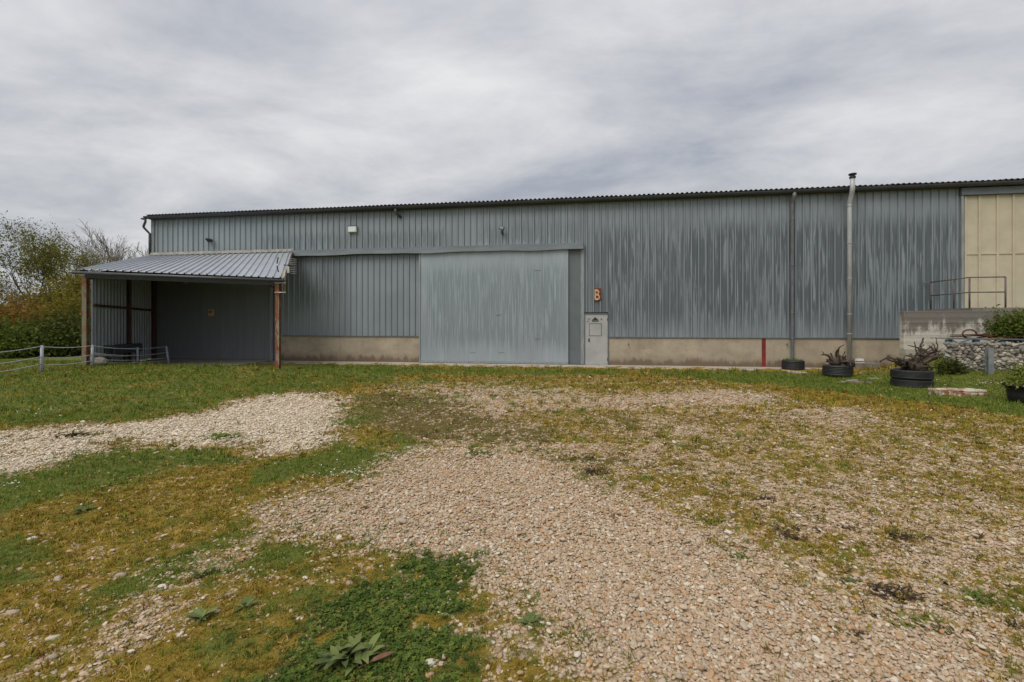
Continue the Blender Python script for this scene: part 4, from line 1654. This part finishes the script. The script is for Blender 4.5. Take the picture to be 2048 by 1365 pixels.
ang = math.atan2(gd.y, gd.x)
nst = 0
zz = .12
row = 0
while zz < ZG:
    hgt = random.uniform(.065, .09)
    a = random.uniform(-.05, .02)
    while a < GL and nst < 420:
        ln_ = random.uniform(.075, .16)
        p = g0 + gd * (a + ln_ / 2) + gnv * (.07 + random.uniform(-.02, .03))
        if zz + hgt > gz(p.x, p.y - .1) - .02:
            upper = zz > ZG - .28 or (a < 1.3 and random.random() < .45)
            o = bpy.data.objects.new('stone', random.choice(std if upper and random.random() < .8 else stm))
            col.objects.link(o)
            o.parent = RBW
            o.location = (p.x, p.y, zz + hgt / 2 + random.uniform(-.02, .02))
            o.rotation_euler = (random.gauss(0, .4), random.gauss(0, .55), ang + random.gauss(0, .4))
            o.scale = (ln_ * 1.2, .24, hgt * 1.7)
            nst += 1
        a += ln_ * .93
    zz += hgt * .86
    row += 1
# upper edge of the rubble: fill behind
MB().add([g0 + gnv * -.04 + Vector((0, 0, ZG - .03)), g1 + gnv * -.04 + Vector((0, 0, ZG - .03)), g1 - gnv * 1.4 + Vector((0, 0, ZG + .02)), g0 - gnv * 1.4 + gd * 1.7 + Vector((0, 0, ZG + .02))], [(0, 1, 2, 3)]).build('earth_fill', M['soil'], RBW)
# steel post in front of it
q = apx(1979, 12.15, 0)
q.z = gz(q.x, q.y)
mb = MB()
mb.box(-.07, .07, -.05, -.04, -.1, .72).box(-.07, .07, .04, .05, -.1, .72).box(-.005, .005, -.04, .04, -.1, .72)
sp = tag(mb.build('steel_post', M['galv']), 'grey steel H-section post standing against the pale rubble wall', 'post')
sp.location = q

# pallets and rusty scrap on the rubble wall
PA = empty('blue_pallet', apx(1948, 12.75, ZG + .03))
PA.rotation_euler = (0, 0, ang + .02)
tag(PA, 'broken blue wooden pallet lying on the rubble wall', 'pallet')
for x in (-.62, -.02, .52, 1.05):
    MB().box(x, x + .12, -.06, .06, 0, .10).build('block', M['blue'], PA)
for (a, b) in (((-.62, -.06, .12), (-.28, -.06, .12)), ((.5, -.06, .12), (1.2, -.06, .12)), ((-.05, -.06, .12), (.25, -.06, .12))):
    MB().bar(a, b, .09, .022).build('plank', M['blue'], PA)
MB().bar((-.60, -.04, .14), (-.40, -.06, .02), .09, .022).build('plank', M['blue'], PA)
MB().bar((-.30, -.05, .03), (-.02, -.05, .14), .09, .022).build('plank', M['blue'], PA)
MB().bar((.22, -.06, .12), (.42, -.06, .03), .06, .018).build('plank', M['wood_grey'], PA)
MB().bar((.40, -.06, .03), (.56, -.06, .13), .06, .018).build('plank', M['wood_grey'], PA)
for k in range(3):
    MB().bar((-.6, .25 + .3 * k, .12), (1.2, .25 + .3 * k, .12), .1, .02).build('plank', M['wood_grey'], PA)
SC = empty('scrap_sheets', apx(1975, 13.25, ZG + .04))
SC.rotation_euler = (0, 0, ang)
tag(SC, 'heap of rusty red scrap sheets behind the blue pallet', 'scrap')
scrap_m = rusty('scrap_red', (.10, .025, .018), (.11, .04, .022), .5, 6)
for k in range(12):
    x, y = random.uniform(-.6, 1.3), random.uniform(-.1, .25)
    mtx = Matrix.Translation((x, y, .06 + .02 * k)) @ Matrix.Rotation(random.gauss(0, .3), 4, 'Z') @ Matrix.Rotation(random.gauss(0, .10), 4, 'Y')
    MB().box(-.45, .45, -.12, .12, -.012, .012, mtx).build('sheet', scrap_m, SC)
pts = [(-.45 + .16 * math.cos(a * .5), -.1, .24 + .13 * math.sin(a * .5)) for a in range(11)]
MB().tube(pts, .022, 6).build('bent_bar', scrap_m, SC)


# ------------------------------------------------------------------ planters
def tyre(r, h, m, parent, z0, loc=(0, 0)):
    pr = []
    w = h
    rin = r * .62
    prof = [(rin, .10 * w), (rin + .02, .02 * w), (r * .86, 0), (r * .96, .07 * w), (r, .2 * w)]
    for k in range(5):
        za = .2 * w + .6 * w * k / 5
        prof += [(r, za + .02 * w), (r, za + .09 * w), (r - .012, za + .10 * w), (r - .012, za + .115 * w)]
    prof += [(r, .8 * w), (r * .96, .93 * w), (r * .86, w), (rin + .02, .98 * w), (rin, .9 * w)]
    mb = MB().lathe(prof, 40, (loc[0], loc[1], z0), True)
    return mb.build('tyre', m, parent)


def roots(name, label, loc, r, seed, n, hmax, cut=False):
    rr = random.Random(seed)
    o = empty(name, loc)
    tag(o, label, 'stump', 'root stumps in tyre planters')
    mb = MB()
    for k in range(5):
        mb.blob((rr.gauss(0, r * .3), rr.gauss(0, r * .25), hmax * rr.uniform(.05, .3)), r * rr.uniform(.2, .36), r * rr.uniform(.2, .32), hmax * rr.uniform(.08, .17), .5, seed * 10 + k, 2)

    def root(p, d, ln_, r0, depth):
        pts, rs = [p.copy()], [r0]
        nseg = 7
        for j in range(nseg):
            d = (d + Vector((rr.gauss(0, .38), rr.gauss(0, .38), rr.gauss(0, .32)))).normalized()
            p = p + d * ln_ / nseg
            p.z = max(p.z, .0)
            pts.append(p.copy())
            rs.append(r0 * (1 - (j + 1) / nseg * .72) * rr.uniform(.75, 1.25))
            if depth and j in (2, 4) and rr.random() < .75:
                q = (d + Vector((rr.gauss(0, .8), rr.gauss(0, .8), rr.gauss(.2, .6)))).normalized()
                root(p.copy(), q, ln_ * rr.uniform(.3, .55), rs[-1] * .75, depth - 1)
        mb.tube(pts, rs, 7)
    for k in range(n):
        a = rr.random() * 6.283
        el = rr.uniform(.1, 1.25)
        ln_ = rr.uniform(.45, 1.0) * (hmax if el > .6 else r)
        p = Vector((math.cos(a) * r * rr.uniform(.1, .4), math.sin(a) * r * .25, hmax * rr.uniform(.05, .25)))
        d = Vector((math.cos(a) * math.cos(el), math.sin(a) * math.cos(el) * .8, math.sin(el)))
        root(p, d, ln_, rr.uniform(.035, .065), 1)
    mb.build('root_wood', M['root'], o)
    if cut:
        c = MB().tube([(.12, -.2, .10), (.30, -.28, .13)], [.11, .12], 12)
        c.build('log_end', M['root'], o)
        MB().tube([(.30, -.28, .13), (.306, -.283, .131)], .112, 14).build('cut_face', M['cut'], o)
    return o


def planter(px, py, r, hs, label, tilt=0):
    p = at(px, py)
    p.y += r * .9
    p.x = (px - 1024) / F * p.y
    p.z = gz(p.x, p.y)
    t_ = empty('tyre_planter', p - Vector((0, 0, .02)))
    t_.rotation_euler = (0, tilt, random.random())
    tag(t_, label, 'planter', 'tyre planters along the lawn')
    z = 0
    for h in hs:
        tyre(r * random.uniform(.985, 1.0), h, M['rubber'], t_, z)
        z += h * .97
    MB().lathe([(0, 0), (r * .9, 0), (r * .9, -.02)], 24, (0, 0, z * .93)).build('soil', M['soil'], t_)
    return t_, p, z


t1, p1, h1 = planter(1586, 741, .365, [.36], 'single black tyre planter sprouting grass below the grey downpipe')
t2, p2, h2 = planter(1675, 757, .40, [.37], 'single black tyre planter holding a stump beside the tall flue', .05)
t3, p3, h3 = planter(1823, 778, .435, [.205, .245], 'planter of two stacked black tyres in front of the retaining wall')
roots('tree_stump', 'dark gnarled stump with fresh orange cut in the tyre by the flue', p2 + Vector((0, 0, h2 * .86)), .42, 5, 20, .6, True)
roots('tree_stump', 'twisted brown root stump spreading from the two stacked tyres', p3 + Vector((0, 0, h3 * .86)), .52, 14, 30, .85)
gt = MB()
rr = random.Random(4)
for k in range(160):
    a, d = rr.random() * 6.283, .3 * math.sqrt(rr.random())
    b = Vector((d * math.cos(a), d * math.sin(a), 0))
    ta = rr.random() * 6.283
    tip = b + Vector((math.cos(ta) * .06, math.sin(ta) * .06, rr.uniform(.05, .13)))
    s_ = Vector((-math.sin(ta), math.cos(ta), 0)) * .008
    gt.add([b - s_, b + s_, tip], [(0, 1, 2)])
gto = tag(gt.build('grass_clump', M['grass']), 'grass clump growing out of the tyre below the downpipe', 'grass')
gto.location = p1 + Vector((0, 0, h1 * .9))

# black tub with yellow-green plant at the right edge
tp_ = at(2046, 810)
tp_.y += .25
tp_.x = (2046 - 1024) / F * tp_.y
tp_.z = gz(tp_.x, tp_.y)
TB = tag(empty('plastic_tub', tp_), 'black plastic tub planter at the right edge of the lawn', 'planter')
MB().lathe([(0, .02), (.19, 0), (.21, .01), (.235, .18), (.26, .33), (.30, .34), (.305, .37), (.27, .375), (.25, .33), (0, .32)], 28).build('tub', M['rubber'], TB)
MB().lathe([(0, .345), (.24, .335)], 20).build('soil', M['soil'], TB)


def leaf(mb, base, d, ln_, w, up=Vector((0, 0, 1)), curl=.3):
    d = d.normalized()
    s_ = d.cross(up)
    if s_.length < 1e-3:
        s_ = Vector((1, 0, 0))
    s_.normalize()
    n_ = s_.cross(d)
    pts = []
    for t_, ww in ((0, .08), (.15, .5), (.32, .88), (.5, 1), (.68, .86), (.86, .45), (1, .02)):
        c = base + d * ln_ * t_ - n_ * 0 + Vector((0, 0, -curl * ln_ * t_ * t_))
        pts.append((c - s_ * w * ww / 2 + n_ * w * .12 * ww, c, c + s_ * w * ww / 2 + n_ * w * .12 * ww))
    vs_ = [p for tr in pts for p in tr]
    fs_ = []
    for i in range(6):
        for j in range(2):
            a = i * 3 + j
            fs_.append((a, a + 1, a + 4, a + 3))
    mb.add(vs_, fs_, True)
    return mb


mb = MB()
rr = random.Random(12)
for k in range(420):
    v = Vector((rr.gauss(0, 1), rr.gauss(0, 1), abs(rr.gauss(0, .8)))).normalized()
    b = Vector((v.x * .30, v.y * .30, .36 + v.z * .22)) * rr.uniform(.6, 1.05)
    b.z = max(b.z, .3)
    leaf(mb, b, v + Vector((rr.gauss(0, .5), rr.gauss(0, .5), rr.gauss(0, .3))), rr.uniform(.06, .11), .045)
po = tag(mb.build('leafy_plant', M['lf_lime']), 'bushy yellow-green plant growing in the black tub', 'plant')
po.location = tp_

# slab stone and smaller stones on the lawn
def stone_box(name, label, px, py, lx, ly, lz, m, rz=0, seed=0, cat='stone'):
    p = at(px, py)
    bm = bmesh.new()
    bmesh.ops.create_cube(bm, size=1)
    bmesh.ops.subdivide_edges(bm, edges=bm.edges[:], cuts=4, use_grid_fill=True)
    rr_ = random.Random(seed)
    for v in bm.verts:
        v.co = Vector((v.co.x * lx * (1 + rr_.gauss(0, .012)), v.co.y * ly * (1 + rr_.gauss(0, .04)), v.co.z * lz + rr_.gauss(0, lz * .05)))
    me = bpy.data.meshes.new(name)
    bm.to_mesh(me)
    bm.free()
    me.materials.append(m)
    o = bpy.data.objects.new(name, me)
    col.objects.link(o)
    yy = p.y + ly / 2
    xx = (px - 1024) / F * yy
    o.location = (xx, yy, gz(xx, yy) + lz / 2 - .015)
    o.rotation_euler = (0, 0, rz)
    b = o.modifiers.new('bevel', 'BEVEL')
    b.width = min(lx, ly, lz) * .12
    b.segments = 2
    tag(o, label, cat)
    return o


stone_box('stone_slab', 'long weathered stone slab with red lichen lying beside the stacked tyres', 1914, 794, .98, .34, .16, M['slab_stone'], -.06, 1)
stone_box('flat_stone', 'flat brown stone in the grass in front of the grass-filled tyre', 1598, 749, .42, .5, .06, M['flat_stone'], .3, 2)
stone_box('flat_stone', 'pale stone sliver at the foot of the grass-filled tyre', 1578, 744, .28, .3, .035, M['apron'], .1, 3)
stone_box('flat_stone', 'thin pale stone strip in the lawn left of the stacked tyres', 1752, 759, .40, .2, .03, M['apron'], .05, 4)
PK = at(1715, 768)
PK = tag(empty('plank_pile', (PK.x, PK.y + .1, gz(PK.x, PK.y + .1))), 'small heap of weathered planks and rubble on the grass between the stumps', 'planks')
for k, (x, y, z, l_, rz) in enumerate(((-.12, .05, .03, .5, .12), (.08, -.02, .03, .62, -.1), (.0, .1, .06, .36, .3), (.22, -.1, .025, .3, -.3))):
    mtx = Matrix.Translation((x, y, z)) @ Matrix.Rotation(rz, 4, 'Z')
    MB().box(-l_ / 2, l_ / 2, -.05, .05, -.02, .02, mtx).build('plank', M['wood_grey'] if k % 2 else M['apron'], PK)
# concrete footing with white box next to the flue
uo = p2u(1734, .5)
cb = wbox('concrete_block', M['block'], None, p2u(1701, .45), p2u(1759, .45), .08, .5, 0, .24, .012)
tag(cb, 'low grey concrete block against the plinth beside the flue', 'block')
wb_ = wl_(p2u(1719, .3), .3, .241)
WB = tag(empty('white_box', wb_), 'small white box lying on the low concrete block by the flue', 'box')
MB().box(-.12, .12, -.08, .08, 0, .02).build('base', M['white'], WB)
MB().box(-.10, .10, -.07, .07, .0205, .05).build('slot', M['red_dk'], WB)
MB().box(-.11, .11, -.075, .075, .0505, .14).build('housing', M['white'], WB, .01)

# ------------------------------------------------------------------ weeds and litter in the foreground
def weed(px, py, r, n, label, m, up=.5, w=.3, name='weed', seed=0, parts=False, curl=.25, off=.1):
    p = at(px, py)
    rr_ = random.Random(seed * 13 + 1)
    if parts:
        o = tag(empty(name, p), label, 'weed')
        for k in range(n):
            a = k * 2.4 + rr_.gauss(0, .2)
            el = up + rr_.gauss(0, .28)
            ln_ = r * rr_.uniform(.5, 1.15)
            mb_ = MB()
            leaf(mb_, Vector((math.cos(a * 1.7) * r * off * rr_.random(), math.sin(a * 1.7) * r * off * .7 * rr_.random(), .01)), Vector((math.cos(a), math.sin(a), el)), ln_, ln_ * w, curl=curl)
            lo2 = mb_.build('leaf', m, o)
        return o
    mb_ = MB()
    for k in range(n):
        a = rr_.random() * 6.283
        el = up + rr_.gauss(0, .3)
        ln_ = r * rr_.uniform(.22, .6)
        b = Vector((rr_.gauss(0, r * .45), rr_.gauss(0, r * .3), .005))
        leaf(mb_, b, Vector((math.cos(a), math.sin(a), max(el, .05))), ln_, ln_ * w, curl=curl)
    o = tag(mb_.build(name, m), label, 'weed')
    o.location = p
    return o


weed(692, 1328, .17, 44, 'large broad-leaved weed in the dark clover at the bottom edge', M['weed'], .95, .23, 'broadleaf_weed', 1, True, .42, .6)
weed(1060, 1250, .08, 16, 'grey-green leaf rosette on the pebbles right of the clover', M['weed'], .55, .36, 'leaf_rosette', 2, True)
weed(405, 1240, .11, 16, 'pale leaf rosette in mossy gravel left of the clover patch', M['weed'], .6, .28, 'leaf_rosette', 3, True)
weed(490, 1218, .10, 9, 'small leaf rosette between pale rosette and clover patch', M['weed'], .5, .28, 'leaf_rosette', 4, True)
weed(165, 1025, .13, 13, 'leaf rosette in yellow moss at far left', M['weed'], .5, .28, 'leaf_rosette', 5, True)
weed(400, 1155, .11, 9, 'leaf rosette beside the narrow gravel strip on the left', M['weed'], .5, .28, 'leaf_rosette', 6, True)
WD = [(1424, 1045, .10, 'small dark green weed alone on gravel in the middle right', 'clover'),
      (1590, 1105, .10, 'low green weed just below the withered clump on the right', 'clover'),
      (1483, 1115, .085, 'little green weed left of the withered clump on the gravel', 'clover'),
      (1580, 1075, .11, 'withered dark brown clump on the gravel right of centre', 'weed_dry'),
      (1690, 1058, .08, 'withered brown clump above right of the dark clump', 'weed_dry'),
      (1530, 1000, .10, 'small blackish dead weed higher up the right gravel', 'weed_dry'),
      (1800, 1075, .11, 'scattered purple-brown dead weed near the right side', 'weed_dry'),
      (1790, 1190, .15, 'dry brown weed patch low on the right', 'weed_dry'),
      (1850, 1250, .13, 'green weed tuft low on the right near frame edge', 'clover'),
      (1700, 1165, .08, 'bright weed sprout on gravel low right', 'weed'),
      (960, 910, .20, 'green weed tuft on the far edge of the main gravel', 'clover'),
      (445, 875, .26, 'green tuft in the middle of the pale left gravel band', 'grass'),
      (150, 873, .28, 'olive tuft at the left of the pale gravel band', 'olive'),
      (1955, 1200, .12, 'small green weed patch at the right edge', 'clover'),
      (1190, 945, .16, 'dark withered tuft above the main gravel fan', 'weed_dry'),
      (2030, 1255, .06, 'black dried weed at the very right edge', 'weed_dry')]
for k, (px, py, r, lb, mm) in enumerate(WD):
    weed(px, py, r, 95, lb, M[mm], .55, .2, 'weed_tuft', 20 + k)
# dead leaf
p = at(763, 1330)
mb = MB()
leaf(mb, Vector((-.055, -.03, .03)), Vector((1, .5, .25)), .13, .035, curl=.1)
mb.tube([(-.055, -.03, .03), (-.10, -.055, .022)], .003, 5)
dl = tag(mb.build('dead_leaf', M['leaf_dead']), 'curled brown dead leaf beside the broad-leaved weed', 'leaf')
dl.location = p
# a few pale stones lying in the moss
for k, (px, py, s_, lb) in enumerate(((65, 1080, .055, 'pale round stone in the green moss at far left'), (240, 1155, .06, 'flat white stone in the moss left of the gravel strip'), (545, 1025, .045, 'small white stone above the narrow gravel strip'), (25, 1230, .06, 'white stone at the left edge low down'), (860, 1330, .05, 'white stone near the bottom edge right of the dead leaf'), (700, 1170, .045, 'white stone on the left rim of the clover'))):
    p = at(px, py)
    o = tag(MB().blob((0, 0, s_ * .18), s_ * .6, s_ * .4, s_ * .32, .2, 900 + k, 2).build('stone', M['flat_stone'] if k % 2 else plain('pale_stone', (.52, .47, .39), .8)), lb, 'stone')
    o.location = p


# ------------------------------------------------------------------ trees and shrubs
def grow(rr_, p, d, ln_, r, lvl, maxl, segs, tips, spread=.55, up=.12, nb=(2, 3)):
    pts, rs = [p.copy()], [r]
    n_ = 4 if lvl < 2 else 3
    for j in range(n_):
        d = (d + Vector((rr_.gauss(0, .13), rr_.gauss(0, .13), rr_.gauss(0, .08) + up * .4))).normalized()
        p = p + d * ln_ / n_
        pts.append(p.copy())
        rs.append(r * (1 - .42 * (j + 1) / n_))
        if lvl >= 1:
            tips.append((p.copy(), d.copy(), lvl))
        if lvl < maxl and j >= 1:
            for _ in range(rr_.randint(*nb) if j == n_ - 1 else 1):
                a = rr_.random() * 6.283
                o_ = d.orthogonal().normalized()
                o_ = Matrix.Rotation(a, 3, d) @ o_
                nd = (d + o_ * spread * rr_.uniform(.6, 1.5) + Vector((0, 0, up))).normalized()
                grow(rr_, p.copy(), nd, ln_ * rr_.uniform(.55, .82), rs[-1] * rr_.uniform(.5, .72), lvl + 1, maxl, segs, tips, spread, up, nb)
    segs.append((pts, rs, lvl))


def leaf_cloud(centres, n, size, sig, seed, zsq=.8):
    """n small bent leaf cards round the given centres"""
    r_ = np.random.default_rng(seed)
    c = np.array(centres)
    k = r_.integers(0, len(c), n)
    p = c[k] + r_.normal(0, 1, (n, 3)) * sig * np.array([1, 1, zsq])
    ax = r_.normal(0, 1, (n, 3))
    ax /= np.linalg.norm(ax, axis=1)[:, None]
    b = np.cross(ax, r_.normal(0, 1, (n, 3)))
    b /= np.linalg.norm(b, axis=1)[:, None]
    s = size * r_.uniform(.6, 1.35, n)[:, None]
    nn_ = np.cross(ax, b)
    v = np.stack([p - ax * s, p + b * s * .45 + nn_ * s * .15, p + ax * s, p - b * s * .45 + nn_ * s * .15], 1)
    return v.reshape(-1, 3)


def mesh_quads(name, v, m, parent=None):
    me = bpy.data.meshes.new(name)
    n = len(v) // 4
    me.vertices.add(len(v))
    me.vertices.foreach_set('co', v.astype(np.float32).ravel())
    me.loops.add(len(v))
    me.loops.foreach_set('vertex_index', np.arange(len(v)))
    me.polygons.add(n)
    me.polygons.foreach_set('loop_start', np.arange(0, len(v), 4))
    me.update(calc_edges=True)
    me.materials.append(m)
    o = bpy.data.objects.new(name, me)
    col.objects.link(o)
    if parent is not None:
        o.parent = parent
    return o


def tree(name, label, X, Y, H, seed, m, nleaf, lsize, lsig, stems=1, maxl=4, trunk_r=.16, bark='bark', spread=.55, first=.34, group=None, minlvl=2, lean=0.0, twig=.006):
    rr_ = random.Random(seed)
    o = empty(name, (X, Y, gz(X, Y) - .05))
    tag(o, label, 'tree', group)
    segs, tips = [], []
    for s in range(stems):
        a = 6.283 * s / stems + rr_.random()
        d = Vector((math.cos(a) * .25 * (stems > 1) + lean, math.sin(a) * .25 * (stems > 1), 1)).normalized()
        grow(rr_, Vector((math.cos(a) * .2 * (stems > 1), math.sin(a) * .2 * (stems > 1), 0)), d, H * first, trunk_r / math.sqrt(stems), 0, maxl, segs, tips, spread)
    top = max(t_[0].z for t_ in tips)
    k = H / top
    mb_ = MB()
    for pts, rs, lvl in segs:
        mb_.tube([q * k for q in pts], [max(r_ * k, twig) for r_ in rs], 6 if lvl < 2 else (4 if lvl < 4 else 3), False)
    mb_.build('trunk', M[bark], o)
    cs = [tuple(t_[0] * k) for t_ in tips if t_[2] >= minlvl]
    if nleaf:
        mesh_quads('crown', leaf_cloud(cs, nleaf, lsize, lsig, seed), m, o)
    return o


def bush(name, label, X, Y, rx, ry, H, seed, m, n, lsize, group=None, nc=26, cat='bush', z0=None):
    rr_ = random.Random(seed)
    o = empty(name, (X, Y, (gz(X, Y) if z0 is None else z0) - .03))
    tag(o, label, cat, group)
    cs, mb_ = [], MB()
    for k in range(nc):
        a = rr_.random() * 6.283
        d = math.sqrt(rr_.random())
        hz = H * (1 - .55 * d * d) * rr_.uniform(.35, 1.0)
        c = Vector((math.cos(a) * d * rx, math.sin(a) * d * ry, hz))
        cs.append(tuple(c))
        cs.append(tuple(c * .75))
        b = Vector((c.x * .15, c.y * .15, 0))
        mb_.tube([b, b.lerp(c, .5) + Vector((rr_.gauss(0, .06), rr_.gauss(0, .06), .1 * H)), c], [.03 * H ** .5, .018 * H ** .5, .006], 4, False)
    mb_.build('stem', M['bark'], o)
    mesh_quads('foliage', leaf_cloud(cs, n, lsize, .13 * (rx + ry + H) / 1.5, seed), m, o)
    return o


def wx(px, Y):
    return (px - 1024) / F * Y


GT = 'trees beyond the fence'
tree('spring_tree', 'tall loose olive-green tree left of the canopy', wx(100, 36), 36, 10.3, 3, M['lf_spring'], 9500, .085, .28, 2, 4, .22, spread=.46, group=GT)
tree('spring_tree', 'thin half-leafed tree at the left edge of the picture', wx(5, 38), 38, 6.4, 8, M['lf_olive'], 1500, .09, .35, 2, 4, .2, spread=.6, group=GT)
tree('spring_tree', 'dense dark olive tree close behind the canopy', wx(140, 31), 31, 5.4, 21, M['lf_olive'], 12000, .095, .40, 2, 4, .2, spread=.7, first=.28, group=GT, minlvl=1)
tree('bare_tree', 'bare twiggy tree behind the canopy roof next to the warehouse corner', wx(262, 58), 58, 14.2, 33, M['lf_olive'], 0, .1, .3, 2, 5, .26, 'twig', .5, group=GT, twig=.016)
tree('bare_tree', 'faint bare tree between the olive tree and the warehouse', wx(200, 64), 64, 14.2, 35, M['lf_olive'], 0, .1, .3, 2, 5, .26, 'twig', .5, group=GT, twig=.016)
tree('spring_tree', 'leafy tree cut off by the left frame edge', wx(-90, 34), 34, 6.5, 41, M['lf_green'], 9000, .10, .45, 2, 4, .2, spread=.65, group=GT, minlvl=1)
GB = 'bushes beyond the fence'
bush('russet_bush', 'orange-brown bush at the left below the olive tree', wx(45, 27), 27, 2.2, 1.2, 3.3, 51, M['lf_orange'], 9000, .10, GB, 34)
bush('russet_bush', 'smaller russet bush right of the orange-brown one', wx(85, 25), 25, 1.5, 1.0, 2.2, 52, M['lf_orange'], 5000, .09, GB, 24)
bush('green_bush', 'bright green bush at the left edge behind the rope fence', wx(25, 23), 23, 2.3, 1.0, 1.75, 53, M['lf_green'], 9000, .09, GB, 34)
bush('green_bush', 'dark green bush behind the fence next to the canopy post', wx(125, 24), 24, 2.2, 1.0, 2.2, 54, M['lf_dark'], 9000, .10, GB, 34)
bush('green_bush', 'dense dark shrub just outside the canopy side wall', wx(150, 26), 26, 1.8, 1.2, 3.6, 55, M['lf_olive'], 10000, .10, GB, 36)
bush('green_bush', 'green bush beyond the left frame edge', wx(-110, 23), 23, 2.6, 1.2, 2.4, 56, M['lf_green'], 8000, .11, GB, 30)
for k, (px, Y, rx, H, lb) in enumerate(((-40, 52, 7, 4.2, 'far hedge clump at the left horizon'), (90, 56, 7, 4.5, 'far hedge clump behind the olive tree'), (210, 60, 7, 4.2, 'far hedge clump behind the canopy side'))):
    bush('hedge_clump', lb, wx(px, Y), Y, rx, 2.0, H, 60 + k, M['lf_dark'], 9000, .2, 'far hedge', 40)
bush('shrub', 'green shrub growing between the retaining wall and the rubble wall', wx(2050, 13.0), 13.0, .62, .3, .95, 71, M['lf_green'], 3600, .045, None, 34, z0=1.15)
bush('shrub', 'upright sapling rising in front of the dock railing corner', wx(1995, 13.35), 13.35, .16, .14, 1.05, 72, M['lf_green'], 700, .045, None, 14, z0=1.1)
bush('shrub', 'dark ivy clump at the left end of the rubble wall', wx(1902, 12.62), 12.62, .38, .12, .42, 73, M['lf_dark'], 1800, .035, None, 18)
bush('shrub', 'leafy weeds along the foot of the rubble wall at the right edge', wx(2060, 11.3), 11.3, .6, .3, .38, 74, M['lf_lime'], 1200, .04, None, 18)
